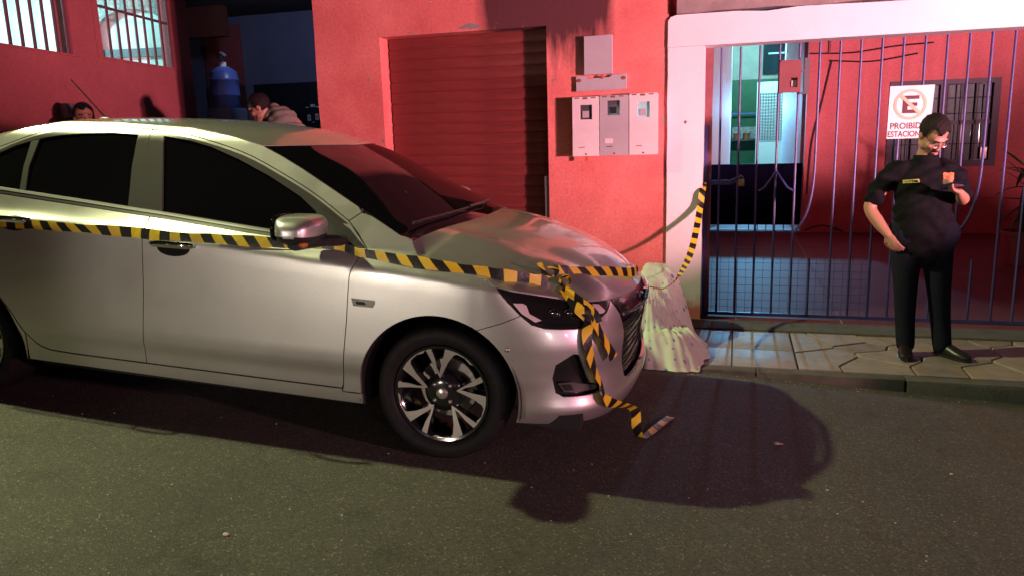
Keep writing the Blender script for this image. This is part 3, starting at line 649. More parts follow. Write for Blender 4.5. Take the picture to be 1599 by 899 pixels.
# door mirrors
for sd in (-1, 1):
    mc = Vector((-.572, -.950*-sd, 1.022)); rot = Matrix.Rotation(R_(-10*sd), 3, 'Z')
    cap = MB(); cap.ell((0, 0, 0), (.094, .146, .066), None, 44, 26, .55)
    def shp(x, y, z):
        o_ = y*sd/.146                      # -1 at the door, +1 at the outer tip
        k = 1-.30*max(0, o_)**2; zz = z*(1-.22*max(0, o_)**3)
        if z > 0: zz = min(zz, .046)+max(0, zz-.046)*.55-.010*max(0, o_)**2; x = x-.30*max(0, zz-.020)*(x > 0)*1.6
        return (x*k, y, zz)
    cap.v = [shp(*q) for q in cap.v]
    # upper shell painted, lower part black plastic
    up = MB(); lo = MB()
    for f in cap.f:
        zc_ = sum(cap.v[i][2] for i in f)/len(f); tgt = up if zc_ > -.020 else lo
        tgt.add([tuple(mc+rot @ Vector(cap.v[i])*(1.0 if tgt is up else .955)) for i in f], [tuple(range(len(f)))])
    for t_, n_, ma in ((up, 'mirror_cap', P_), (lo, 'mirror_base', M['trim'])):
        key = {}; vs = []; fs = []
        for f in t_.f:
            q = []
            for i in f:
                k = tuple(round(c, 5) for c in t_.v[i])
                if k not in key: key[k] = len(vs); vs.append(t_.v[i])
                if key[k] not in q: q.append(key[k])
            if len(q) > 2: fs.append(tuple(q))
        t_.v, t_.f = vs, fs
        ob = t_.build(n_, ma, car, local=True, angle=60)
    MB().tube([tuple(mc+Vector((.02, .09*-sd*-1, -.058))), (-.52, -.85*-sd, .962), (-.47, -.775*-sd, .955)], [(.040, .022), (.040, .024), (.05, .026)], 12).build('mirror_arm', M['trim'], car, local=True)
    g = MB(); g.ell(tuple(mc+Vector((-.082, 0, .002))), (.012, .100, .058), None, 20, 10, .6).build('mirror_glass', M['black_glass'], car, local=True)
    MB().ell(tuple(mc+Vector((.058, .085*sd, -.052))), (.020, .022, .014)).build('turn_signal', M['lamp_red'], car, local=True)
# wipers and aerial
for q in ([(-.20, -.62, 1.030), (-.155, -.25, 1.042), (-.15, .08, 1.046)], [(-.15, .02, 1.050), (-.165, .34, 1.046), (-.22, .60, 1.036)]):
    MB().tube(q, [.008, .007, .005], 6).build('wiper', M['trim'], car, local=True)
ab = MB(); ab.ell((-2.40, 0, 1.445), (.055, .022, .022)).build('aerial_base', M['trim'], car, local=True)
MB().tube([(-2.40, 0, 1.455), (-2.63, 0, 1.675)], [.005, .0035], 6).build('aerial', M['trim'], car, local=True)
# wheels
def wheel(xc, sd):
    Y = lambda y: y*-sd*1.0   # y given for the right side (negative)
    c0 = (xc, 0, .305)
    L_ = lambda prof: [(r, Y(y)) for r, y in prof]
    w = MB().lathe(L_([(.196, -.775), (.208, -.790), (.219, -.793), (.222, -.786), (.216, -.770), (.200, -.755), (.198, -.63), (.21, -.61)]), c0, 'y', 48).build('wheel', M['gloss_black'], car, local=True)
    MB().lathe(L_([(.222, -.783), (.230, -.797), (.245, -.805), (.262, -.809), (.285, -.806), (.297, -.797), (.303, -.782), (.3055, -.75), (.306, -.70), (.3055, -.66), (.300, -.62), (.262, -.605), (.222, -.62)]), c0, 'y', 64, True).build('tyre', M['rubber'], w, local=True)
    MB().lathe(L_([(.004, -.690), (.135, -.690), (.140, -.685), (.140, -.66), (.004, -.66)]), c0, 'y', 32).build('brake_disc', M['steel'], w, local=True)
    MB().lathe(L_([(.001, -.778), (.040, -.776), (.072, -.770), (.088, -.758), (.092, -.72)]), c0, 'y', 32).build('hub', M['gloss_black'], w, local=True)
    cp = MB().lathe(L_([(.001, -.790), (.018, -.789), (.0255, -.785), (.028, -.774)]), c0, 'y', 24).build('hub_cap', M['machined'], w, local=True)
    e = MB(); t = R_(-25)
    poly = [(-.019, -.004), (-.006, -.004), (-.005, -.008), (.005, -.008), (.006, -.004), (.019, -.004), (.016, .004), (.006, .004), (.005, .008), (-.005, .008), (-.006, .004), (-.016, .004)]
    for k in range(4):
        a = R_(46+90*k); MB().ell((xc+.052*math.cos(a), Y(-.776), .305+.052*math.sin(a)), (.0095, .009, .0095), None, 8, 6).build('lug_nut', M['machined'], w, local=True)
    V0 = [96, 14, -50, -124, 163] if sd < 0 else [90, 18, -54, -126, 162]
    for th in V0:
        def pol(r, a): t = R_(th+a); return (r*math.cos(t), r*math.sin(t))
        armA = [pol(.078, -3), pol(.078, 6), pol(.108, 10), pol(.150, 12.5), pol(.212, 15.5), pol(.213, 7.5), pol(.160, 5.0), pol(.115, 4.5)]
        armB = [pol(.078, -5), pol(.066, 3), pol(.082, 5), pol(.108, -1), pol(.150, -7), pol(.213, -10.5), pol(.2135, -24), pol(.2140, -38), pol(.214, -54), pol(.196, -47), pol(.203, -38), pol(.200, -27), pol(.190, -23.5), pol(.150, -18), pol(.112, -13)]
        for ar in (armA, armB):
            yo = lambda a, b: -.778-.010*min(1, max(0, (math.hypot(a, b)-.07)/.14))
            f0 = lambda a, b: (xc+a, Y(-.735), .305+b); f1 = lambda a, b: (xc+a, Y(yo(a, b)), .305+b); f2 = lambda a, b: (xc+a, Y(yo(a, b)-.0012), .305+b)
            MB().prism(ar, f0, f1).build('spoke', M['gloss_black'], w, local=True, smooth=False)
            MB().prism(inset(ar, .0012), f1, f2).build('spoke_face', M['machined'], w, local=True, smooth=False)
    return w
for xc in (0, -2.655):
    for sd in (-1, 1): wheel(xc, sd)

# ------------------------------------------------------------------ ground
def sstep(t): t = min(1, max(0, t)); return t*t*(3-2*t)
def zbase(x): return 0.0894-0.0537*(min(5.0, max(-13.0, x))+1.2523)
def zroad(x, y): return zbase(x)-0.15*sstep((y-4.5)/0.75)*sstep((x+3.0)/2.2)
def sheet_grid(name, xs, ys, zf, material, kind='structure', smooth=True):
    nx = len(xs); m = MB(); m.add([(x, y, zf(x, y)) for y in ys for x in xs], [(j*nx+i, j*nx+i+1, (j+1)*nx+i+1, (j+1)*nx+i) for j in range(len(ys)-1) for i in range(nx-1)])
    return tag(m.build(name, material, smooth=smooth), kind=kind)
xs = [-150, -90, -60, -40, -25, -18]+[-13+0.5*i for i in range(37)]+[7, 10, 15, 25, 40, 60, 90, 150]
ys = [-150, -90, -50, -30, -20, -14, -10, -7]+[-5+0.5*i for i in range(19)]+[4.5+0.1*i for i in range(9)]
road = sheet_grid('road', xs, ys, zroad, M['asphalt'])
sheet_grid('ground', [-150, -60, -20, 0, 20, 60, 150], [5.25, 8, 12, 20, 60, 150], lambda x, y: -0.55, M['concrete'])
def light_specks():      # a few pale pebbles and litter crumbs lying on the tarmac
    out = [((-1.738, 2.157), .010), ((.219, 3.695), .012), ((.24, 3.70), .007), ((.40, 3.25), .005), ((.95, 3.6), .006)]
    m = MB()
    for (x, y), r in out: m.ell((x, y, zroad(x, y)+r*.4), (r*1.3, r, r*.6), None, 7, 5)
    for k in range(220):
        x, y = rnd.uniform(-4, 3), rnd.uniform(1.4, 3.2); r = rnd.uniform(.0018, .0042); m.ell((x, y, zroad(x, y)+r*.3), (r*1.2, r, r*.7), None, 5, 4)
    for k in range(170):
        x, y = rnd.uniform(-.3, 3.2), 5.20-abs(rnd.gauss(0, .10)); r = rnd.uniform(.0015, .0035); m.ell((x, y, zroad(x, y)+r*.3), (r*1.5, r, r*.6), None, 5, 4)
    return tag(m.build('road_grit', M['joint']), 'loose pale grit scattered over the dark tarmac', kind='stuff')
light_specks()
FZ = -0.10
pave = sheet_grid('pavement', [-.76, 6.5], [5.30, 6.70], lambda x, y: FZ-.035, M['joint'], smooth=False)
bx('bed', M['joint'], pave, -.76, 6.5, 5.31, 6.70, -.5, FZ-.036)
for k in range(8):      # kerb stones along the right-hand plot
    x0 = -.76+k*.92; bx('kerb_stone', M['kerb'], pave, x0+.004, x0+.916, 5.235+rnd.uniform(-.006, .006), 5.345, -.5, FZ+rnd.uniform(-.006, .002), c=.014)
lp_z = lambda x, y: zbase(x)+0.09
pl = sheet_grid('pavement', [-13+.6*i for i in range(20)]+[-.775], [5.05, 5.6, 6.2, 6.8, 7.6, 9, 11.6], lp_z, M['concrete'])
k_ = MB(); k_.add([(x, 5.05, lp_z(x, 0)) for x in (-13, -7, -.775)]+[(x, 5.05, -.5) for x in (-13, -7, -.775)], [(0, 1, 4, 3), (1, 2, 5, 4)]); k_.build('kerb_face', M['kerb'], pl)
bx('retaining_edge', M['kerb'], pl, -.7749, -.7605, 5.05, 6.69, -.5, lp_z(-.77, 0))
# driveway tiles and irregular flagstones in front of the gate
for i, (a, b) in enumerate(((-.755, -.405), (-.397, -.004), (.004, .428))):
    for (c, d) in ((5.352, 5.80), (5.806, 6.36)):
        bx('driveway_tile', M['drive_tile'], pave, a, b, c, d, FZ-.05, FZ+rnd.uniform(-.003, .001), c=.003)
bx('threshold', M['kerb'], pave, -.76, 6.5, 6.37, 6.675, FZ-.05, FZ+.012, c=.006)
def clip(poly, p, n):
    out = []
    for i in range(len(poly)):
        a, b = poly[i], poly[(i+1) % len(poly)]; da, db = (a[0]-p[0])*n[0]+(a[1]-p[1])*n[1], (b[0]-p[0])*n[0]+(b[1]-p[1])*n[1]
        if da <= 0: out.append(a)
        if da*db < 0: t = da/(da-db); out.append((a[0]+(b[0]-a[0])*t, a[1]+(b[1]-a[1])*t))
    return out
seeds = []
for j in range(4):
    for i in range(13): seeds.append((.60+.36*i+(j % 2)*.18+rnd.uniform(-.13, .13), 5.48+.26*j+rnd.uniform(-.09, .09)))
for i, s in enumerate(seeds):
    poly = [(.436, 5.352), (5.4, 5.352), (5.4, 6.362), (.436, 6.362)]
    for j, q in enumerate(seeds):
        if i != j and math.hypot(q[0]-s[0], q[1]-s[1]) < 1.3:
            poly = clip(poly, ((s[0]+q[0])/2, (s[1]+q[1])/2), (q[0]-s[0], q[1]-s[1]))
            if len(poly) < 3: break
    if len(poly) < 3 or abs(area(poly)) < .012: continue
    if area(poly) < 0: poly = poly[::-1]
    h = FZ+rnd.uniform(-.004, .003); ip = inset(poly, .007); ip2 = inset(poly, .012)
    n = len(ip); m = MB(); m.add([(x, y, FZ-.05) for x, y in ip]+[(x, y, h-.004) for x, y in ip]+[(x, y, h) for x, y in ip2],
        [(a, (a+1) % n, n+(a+1) % n, n+a) for a in range(n)]+[(n+a, n+(a+1) % n, 2*n+(a+1) % n, 2*n+a) for a in range(n)]+[tuple(range(2*n, 3*n))])
    m.build('paving_stone', M['stone'] if rnd.random() < .6 else M['stone_b'], pave, smooth=False)

# ------------------------------------------------------------------ slabs with openings
def slab(name, outline, holes, f0, f1, material, parent, **kw):
    """wall plate with openings; f0 / f1 map plate coordinates to the front / back face"""
    if area(outline) < 0: outline = outline[::-1]
    loops = [outline]+[h[::-1] if area(h) > 0 else h for h in holes]; B = [p for l in loops for p in l]; edges = []; o = 0
    for l in loops: edges += [(o+i, o+(i+1) % len(l)) for i in range(len(l))]; o += len(l)
    V, E, F, *_ = delaunay_2d_cdt([Vector(p) for p in B], edges, [], 0, 1e-6)
    cen = np.array([[sum(V[i][k] for i in f)/3 for k in (0, 1)] for f in F]); ok = pip(cen[:, 0], cen[:, 1], loops[0])
    for h in loops[1:]: ok &= ~pip(cen[:, 0], cen[:, 1], h)
    n = len(V); F = [tuple(f) for f, k in zip(F, ok) if k]
    m = MB(); m.add([f0(*v) for v in V]+[f1(*v) for v in V], F+[tuple(i+n for i in f[::-1]) for f in F])
    o = 0
    for l in loops:
        k = len(l); a = len(m.v); m.add([f0(*p) for p in l]+[f1(*p) for p in l], [(i, k+i, k+(i+1) % k, (i+1) % k) for i in range(k)])
    return m.build(name, material, parent, smooth=False, **kw)

# ------------------------------------------------------------------ red house with shutter, white gate frame, covered yard
house = empty('house', (-.5, 6.7, FZ)); tag(house, 'red house front with a roller shutter and a white-framed gateway to a covered yard', 'house')
WY = 6.70
gar = [(-3.165, -.45), (-1.60, -.45), (-1.60, 2.425), (-3.165, 2.425)]
def rough_edge(x, z0, z1, n=14, a=.008): return [(x+rnd.uniform(-a, a), z0+(z1-z0)*i/(n-1)) for i in range(n)]
outl = [(-.57, -.45), (-.57, 3.9)]+rough_edge(-3.83, 3.9, -.45)+[(-3.165, -.45), (-3.165, 2.425), (-1.60, 2.425), (-1.60, -.45)]
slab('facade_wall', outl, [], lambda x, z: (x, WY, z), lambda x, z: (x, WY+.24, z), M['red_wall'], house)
for q in ([(-2.39, 2.452), (-2.35, 2.475), (-2.30, 2.492), (-2.25, 2.488), (-2.20, 2.468), (-2.19, 2.450), (-2.26, 2.440), (-2.33, 2.446)], [(-2.87, 2.447), (-2.84, 2.456), (-2.82, 2.446), (-2.845, 2.440)], [(-3.30, 2.06), (-3.285, 2.075), (-3.28, 2.05), (-3.292, 2.04)], [(-3.20, 1.51), (-3.175, 1.52), (-3.172, 1.495), (-3.19, 1.485)], [(-1.56, 1.97), (-1.54, 1.985), (-1.525, 1.965), (-1.545, 1.95)], [(-.62, 1.63), (-.595, 1.64), (-.59, 1.60), (-.61, 1.595)]):
    q = [(x+rnd.uniform(-.006, .006), z+rnd.uniform(-.004, .004)) for x, z in cr(q+[q[0]], 3)[:-1]]
    slab('bare_plaster', q, [], lambda x, z: (x, WY-.0025, z), lambda x, z: (x, WY-.0005, z), M['concrete'], house)
bx('side_wall', M['blue_wall'], house, -3.82, -3.66, WY+.241, 12.0, -.5, 3.9)
bx('garage_lining', M['shell'], house, -3.64, -.62, 7.25, 7.35, -.5, 3.8)
sh_ = MB(); sh_.box(-3.14, -1.62, WY+.175, WY+.19, -.45, 2.50); shutter = sh_.build('roller_shutter', M['shutter'], house, smooth=False)
prof = [(0, 0), (.006, -.004), (.030, -.0075), (.060, -.0075), (.084, -.004), (.090, 0)]
mb = MB(); x0, x1 = -3.15, -1.61
mb.add([(x, WY+.172+dy, dz) for x in (x0, x1) for dz, dy in prof], [(i, i+1, 6+i+1, 6+i) for i in range(5)]+[(0, 1, 2, 3, 4, 5), (11, 10, 9, 8, 7, 6)])
first = mb.build('slat', M['shutter'], shutter, angle=20)
for k in range(29):
    o = first if k == 0 else copy_part(first, shutter)
    o.location = (0, rnd.uniform(-.0025, .0025), -.40+k*.0975); o.rotation_euler = (0, rnd.uniform(-.0012, .0012), 0)
bx('guide_rail', M['grey_metal'], house, -1.645, -1.602, WY+.02, WY+.16, -.45, 1.15)
# white gate frame
pil = [(-.57, -.45), (-.275, -.45), (-.277, 2.182)]+[(-.57+rnd.uniform(-.004, .004), z) for z in np.linspace(2.182, -.3, 12)]
slab('pillar', pil, [], lambda x, z: (x, WY-.022, z), lambda x, z: (x, WY+.20, z), M['white_wall'], house)
lt = [(-.572, 2.184), (6.4, 2.184), (6.4, 2.428)]+[(x, 2.428+rnd.uniform(-.012, .008)) for x in np.linspace(6.2, -.5, 30)]+[(-.55, 2.42), (-.570, 2.39)]
slab('lintel', lt, [], lambda x, z: (x, WY-.024, z), lambda x, z: (x, WY+.20, z), M['white_wall'], house)
bx('pillar', M['white_wall'], house, 6.1, 6.4, WY-.022, WY+.20, -.45, 2.182)
lg = [(-.50, 2.442), (6.4, 2.442), (6.4, 2.545), (-.50, 2.545)]
lo_ = [(x, 2.440+rnd.uniform(-.010, .006)) for x in np.linspace(-.5, 6.4, 46)]+[(6.4, 2.55), (-.50, 2.55)]
slab('ledge', lo_, [], lambda x, z: (x, WY-.06, z), lambda x, z: (x, WY+.30, z), M['concrete'], house)
bx('upper_wall', M['roof_dark'], house, -.56, 6.4, WY+.31, WY+.5, 2.46, 3.9)
bx('light_stop_roof', M['roof_dark'], house, -.56, 6.6, WY+.51, 13.0, 2.98, 3.08)  # unseen roof added so light cannot pass over the lintel
bx('wall_end', M['maroon'], house, -.274, -.215, WY+.205, WY+.33, FZ, 2.18)
# yard floor with joints, side walls, back wall with window
yard = bx('yard_floor', M['floor_red'], house, -.60, 6.6, 6.68, 17.2, -.5, FZ-.004)
bx('joint_line', M['grout'], yard, .872, .884, 6.75, 13.0, FZ-.004, FZ-.001)
bx('joint_line', M['grout'], yard, .02, .03, 6.75, 10.0, FZ-.004, FZ-.001)
bx('joint_line', M['grout'], yard, -.45, .30, 11.15, 11.17, FZ-.004, FZ-.001)
bx('yard_wall', M['salmon_wall'], house, -.62, -.47, 6.95, 13.2, -.3, 2.97)
bx('yard_wall', M['salmon_wall'], house, 6.4, 6.6, 6.95, 13.2, -.3, 2.97)
iw = [(1.005, -.3), (6.4, -.3), (6.4, 2.97), (1.005, 2.97)]; wh = [(2.16, .89), (3.62, .89), (3.62, 2.15), (2.16, 2.15)]
slab('inner_wall', iw, [wh], lambda x, z: (x, 12.92, z), lambda x, z: (x, 13.12, z), M['salmon_wall'], house)
wf = slab('window', wh, [[(2.24, .98), (2.84, .98), (2.84, 2.08), (2.24, 2.08)], [(2.93, .98), (3.53, .98), (3.53, 2.08), (2.93, 2.08)]], lambda x, z: (x, 12.895, z), lambda x, z: (x, 12.99, z), M['frame_dark'], house)
for a in (2.24, 2.93):
    bx('pane', M['dark_win'], wf, a, a+.6, 12.985, 12.988, .98, 2.08)
    bx('crossbar', M['frame_dark'], wf, a, a+.6, 12.93, 12.97, 1.50, 1.56)
    for k in range(5):
        c0 = a+.02+k*.115+rnd.uniform(0, .02); MB().tube([(c0+.045, 12.95+.01*(k % 2), .99), (c0+.045, 12.95+.01*(k % 2), 2.07)], [(.045, .010)]*2, 8, side=(1, 0, 0)).build('curtain_fold', M['curtain'], wf)
    for k in range(2): MB().tube([(a+.2+k*.2, 12.90, .98), (a+.2+k*.2, 12.90, 2.08)], .008, 6).build('bar', M['frame_dark'], wf)
    for z in (1.22, 1.66, 1.88): MB().tube([(a, 12.905, z), (a+.6, 12.905, z)], .007, 6).build('bar', M['frame_dark'], wf)
bx('red_sticker', M['tail_red'], wf, 3.42, 3.50, 12.885, 12.892, 1.00, 1.16)
for pts in ([(1.02, 12.90, 2.62), (1.6, 12.9, 2.60), (2.2, 12.9, 2.66), (2.7, 12.9, 2.68)], [(1.3, 12.90, 2.50), (1.9, 12.9, 2.46), (2.5, 12.9, 2.54)], [(1.33, 12.90, 2.5), (1.22, 12.9, 1.9), (1.10, 12.9, 1.3), (1.06, 12.9, .5)], [(1.05, 12.85, -.06), (1.3, 12.8, .02), (1.6, 12.84, -.07)]):
    MB().tube(cr(pts, 6), .012, 6).build('cable', M['cable'], house)
bx('conduit', M['maroon'], house, 1.28, 1.31, 12.89, 12.918, 2.6, 2.97)
# passage behind the yard
def qwall(name, mt, a, b, z0, z1, th=.06):
    a, b = Vector((*a, 0)), Vector((*b, 0)); n = Vector((-(b-a).y, (b-a).x, 0)).normalized()*th
    m = MB(); m.add([(*(p+o).xy, z) for z in (z0, z1) for p, o in ((a, n*0), (b, n*0), (b, n), (a, n))], [(0, 3, 2, 1), (4, 5, 6, 7), (0, 1, 5, 4), (1, 2, 6, 5), (2, 3, 7, 6), (3, 0, 4, 7)]); return m.build(name, mt, house, smooth=False)
qwall('passage_wall', M['cyan_wall'], (-.44, 13.25), (-.135, 14.5), -.1, 3.6)
qwall('passage_wall', M['cyan_wall'], (-.135, 14.505), (-.14, 17.0), -.1, 3.6)
qwall('passage_wall', M['cyan_wall'], (.80, 14.6), (1.02, 13.25), -.1, 3.6, -.06)
qwall('passage_wall', M['cyan_wall'], (.99, 14.65), (1.0, 17.0), -.1, 3.6, -.06)
bx('back_wall', M['green'], house, -.5, 1.4, 17.0, 17.1, -.1, 2.52)
for k in range(3): bx('green_step', M['green'], house, -.12, .38, 16.99-.12*(k+1), 16.995-.12*k, -.1, 1.10-.16*k)
cw = bx('corrugated_sheet', M['cream'], house, -.5, 1.4, 17.0, 17.06, 2.525, 4.2)
for k in range(9): bx('rib', M['cream'], cw, -.12+k*.075, -.10+k*.075, 16.985, 16.998, 2.53, 4.2)
bx('high_window', M['dark_win'], house, .45, 1.02, 16.93, 16.99, 2.62, 3.75)
for z, x0, x1 in ((3.28, .55, .95), (3.0, .55, .86)): bx('pale_strip', M['cyan_wall'], house, x0, x1, 16.905, 16.925, z, z+.03)  # two short pale strips in front of the dark window
bx('shelf', M['kerb'], house, -.12, .36, 16.72, 16.98, 1.30, 1.335)
bx('shelf_back', M['granite'], house, -.12, .36, 16.975, 16.995, 1.34, 1.58)
bx('blue_pipe', M['blue_plastic'], house, -.13, .98, 16.90, 16.92, 1.84, 1.865)
wd = bx('white_door', M['white'], house, .345, 1.03, 16.50, 16.54, .45, 2.44)
for k in range(12): bx('lattice_bar', M['grey_metal'], wd, .41+k*.052, .420+k*.052, 16.485, 16.495, 1.30, 2.22)
for k in range(16): bx('lattice_bar', M['grey_metal'], wd, .40, 1.0, 16.474, 16.484, 1.31+k*.060, 1.319+k*.060)
hg = bx('half_gate', M['dark_panel'], house, -.42, .995, 13.16, 13.20, -.015, .97, c=.004)
for k in range(7): bx('panel_rib', M['dark_panel'], hg, -.30+k*.20, -.285+k*.20, 13.148, 13.158, .02, .95)
for k in range(6): bx('foot_bar', M['dark_panel'], house, .20+k*.135, .215+k*.135, 13.165, 13.185, -.10, -.016)
bx('sill_strip', M['cyan_wall'], house, -.42, .995, 13.14, 13.24, -.11, -.092)
for i, x in enumerate((-.02, .17)):
    MB().lathe([(.001, 0), (.055, 0), (.075, .11), (.08, .115), (.072, .12), (.06, .10), (.001, .10)], (x, 16.84, 1.337), 'z', 16).build('flower_pot', M['terracotta'])
    o = bpy.data.objects['flower_pot' if i == 0 else 'flower_pot.001']
    tag(o, ('left' if i == 0 else 'right')+' terracotta pot on the shelf of the green wall behind the gate', 'flower pot', 'pots on the green wall')
tube_m = mat('lit_tube', (0.9, 0.95, 0.95), 0.4, emit=(0.55, 0.95, 1.0), es=2.6)
ft = MB(); ft.tube([(.78, 14.50, 2.30), (.78, 14.50, 3.05)], .030, 12); o = ft.build('fluorescent_tube', tube_m); tag(o, 'lit upright fluorescent tube in the passage behind the gate', 'lamp tube')
for z in (2.285, 3.06): MB().tube([(.78, 14.50, z-.015), (.78, 14.50, z+.015)], .034, 12).build('end_cap', M['white'], o)

# ------------------------------------------------------------------ blue gate: every bar and wire its own part
GY = 6.90
gate = empty('metal_gate', (.3, GY, FZ)); tag(gate, 'blue painted bar gate with wire mesh across its lower half, closing the white-framed gateway', 'gate')
gx0 = -.146; dxg = .1535
src = MB().tube([(0, 0, 0), (0, 0, 1)], .0095, 8).build('bar', M['blue_bar'], gate, local=True)
nb = 0
def vbar(x, z0, z1):
    global nb
    o = src if nb == 0 else copy_part(src, gate)
    nb += 1; o.location = (x-.3, rnd.uniform(-.002, .002), z0-FZ); o.scale = (1, 1, z1-z0)
for k in range(40):
    x = gx0+k*dxg
    if x > 6.05: break
    if k in (5, 13): continue
    vbar(x, FZ+.02, 2.18)
for k in (5, 13):       # two bars sweep to the left at the bottom and meet their neighbour
    x = gx0+k*dxg
    MB().tube(cr([(x, GY, 2.18), (x, GY, 1.5), (x-.004, GY, 1.1), (x-.03, GY, .88), (x-.075, GY, .74), (x-.14, GY, .64)], 6), .0105, 8).build('bar', M['blue_bar'], gate)
    vbar(x-.012, FZ+.02, .42)
for z in (FZ+.02,): bx('rail', M['blue_bar'], gate, -.275, 6.08, GY-.014, GY+.014, z-.013, z+.013)
for z in (1.065,): bx('rail', M['blue_bar'], gate, -.275, -.05, GY-.012, GY+.012, z-.02, z+.02)
bx('gate_post', M['blue_bar'], gate, -.272, -.245, GY-.03, GY-.004, FZ, 1.55)
MB().tube([(-.05, GY-.01, 1.066), (.04, GY-.02, 1.115)], [(.010, .020)]*2, 8).build('hasp', M['blue_bar'], gate)
for s in (-1, 1): MB().tube([(.32, GY-.008, 1.155), (.32+s*.09, GY-.008, 1.02), (.32+s*.14, GY-.008, .99)], .009, 6).build('bracket', M['blue_bar'], gate)
wsrc = MB().tube([(0, 0, 0), (0, 0, .50)], .0015, 5).build('wire', M['blue_bar'], gate, local=True)
for k in range(20):
    o = wsrc if k == 0 else copy_part(wsrc, gate); o.location = (-.262+k*.0715-.3, .016, .03)
hsrc = MB().tube([(-.57, 0, 0), (.80, 0, 0)], .0015, 5).build('wire', M['blue_bar'], gate, local=True)
for k in range(7):
    o = hsrc if k == 0 else copy_part(hsrc, gate); o.location = (0, .019, .075+k*.0655)
pd = empty('padlock', (.036, GY-.03, 1.04)); tag(pd, 'small brass padlock hanging from the blue gate hasp', 'padlock')
bx('lock_body', M['brass'], pd, .012, .062, GY-.045, GY-.020, 1.035, 1.090, c=.005)
MB().tube([(.022, GY-.032, 1.088), (.022, GY-.032, 1.108), (.030, GY-.032, 1.122), (.044, GY-.032, 1.122), (.052, GY-.032, 1.108), (.052, GY-.032, 1.088)], .0045, 6).build('shackle', M['steel'], pd)
lb = empty('metal_box', (.40, GY-.05, 1.78)); tag(lb, 'maroon metal box with a square opening fixed to the gate bars', 'box')
slab('box_front', [(.312, 1.79), (.478, 1.79), (.478, 2.03), (.46, 2.045), (.33, 2.045), (.312, 2.03)], [[(.395, 1.83), (.452, 1.83), (.452, 1.905), (.395, 1.905)]], lambda x, z: (x, GY-.10, z), lambda x, z: (x, GY-.06, z), M['maroon'], lb)
bx('box_body', M['maroon'], lb, .318, .472, GY-.058, GY-.018, 1.795, 2.03, c=.006)
bx('card', M['box_white'], lb, .408, .448, GY-.068, GY-.0655, 1.838, 1.885)
bx('bracket', M['grey_metal'], lb, .480, .545, GY-.04, GY-.02, 1.775, 1.795); bx('bracket', M['grey_metal'], lb, .505, .545, GY-.04, GY-.02, 1.797, 2.06); bx('bracket', M['grey_metal'], lb, .480, .504, GY-.04, GY-.02, 1.95, 1.97)

# ------------------------------------------------------------------ neighbour on the left with two lit barred windows
LA = R_(10.2); LD = Vector((-math.sin(LA), math.cos(LA), 0)); LN = Vector((math.cos(LA), math.sin(LA), 0)); LP = Vector((-5.996, 5.180, 0))
def lw(t, z, d=0.0): p = LP+LD*t+LN*d; return (p.x, p.y, z)
nb_h = empty('neighbour_house', (-6.6, 6.5, .3)); tag(nb_h, 'red plastered house on the left with two lit, barred windows', 'house')
w1 = [(-.05, 2.385), (1.10, 2.385), (1.10, 3.45), (-.05, 3.45)]; w2 = [(1.53, 2.41), (2.97, 2.41), (2.97, 3.45), (1.53, 3.45)]
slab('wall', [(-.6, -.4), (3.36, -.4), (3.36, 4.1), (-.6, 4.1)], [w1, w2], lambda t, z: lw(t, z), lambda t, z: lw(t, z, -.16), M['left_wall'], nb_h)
def lbox(name, mt, par, t0, t1, z0, z1, d0, d1):
    m = MB(); m.add([lw(t, z, d) for z in (z0, z1) for t, d in ((t0, d0), (t1, d0), (t1, d1), (t0, d1))], [(0, 1, 2, 3), (4, 7, 6, 5), (0, 4, 5, 1), (1, 5, 6, 2), (2, 6, 7, 3), (3, 7, 4, 0)]); return m.build(name, mt, par, smooth=False)
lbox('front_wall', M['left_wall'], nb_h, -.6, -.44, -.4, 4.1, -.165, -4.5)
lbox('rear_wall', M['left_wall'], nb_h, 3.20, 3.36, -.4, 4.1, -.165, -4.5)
room = lbox('room_wall', M['white'], nb_h, -.43, 3.19, 1.2, 4.1, -3.0, -3.1)
lbox('room_floor', M['white'], nb_h, -.43, 3.19, 1.15, 1.19, -.17, -2.99); lbox('room_ceiling', M['white'], nb_h, -.43, 3.19, 4.0, 4.05, -.17, -2.99)
# far wall of the lit room: arch under a speckled frieze, grey band
def rw(d, z, t=3.05): q = LP+LD*t+LN*d; return (q.x, q.y, z)
arch = [(-.56+.46*math.cos(a), 2.88+.27*math.sin(a)) for a in np.linspace(0, math.pi, 20)]
slab('frieze', [(-.165, 4.0), (-.165, 2.2), (-.10-.0, 2.2) if False else (-.166, 2.3)]+[(-.166, 2.88)]+arch[1:]+[(-1.02, 1.2), (-1.26, 1.2), (-1.40, 4.0)], [], lambda d, z: rw(d, z), lambda d, z: rw(d, z, 3.12), M['granite'], nb_h)
slab('grey_band', [(-1.02, 2.60), (-.17, 2.60), (-.17, 2.70), (-1.02, 2.70)], [], lambda d, z: rw(d, z, 3.125), lambda d, z: rw(d, z, 3.17), M['grey_metal'], nb_h)
lbox('room_back', M['white'], nb_h, 3.18, 3.195, 1.2, 4.1, -.165, -4.5)
slab('blue_cabinet', [(-2.45, 2.1), (-2.25, 2.1), (-2.25, 2.56), (-2.45, 2.56)], [], lambda d, z: rw(d, z, 3.0), lambda d, z: rw(d, z, 3.15), M['blue_plastic'], nb_h)
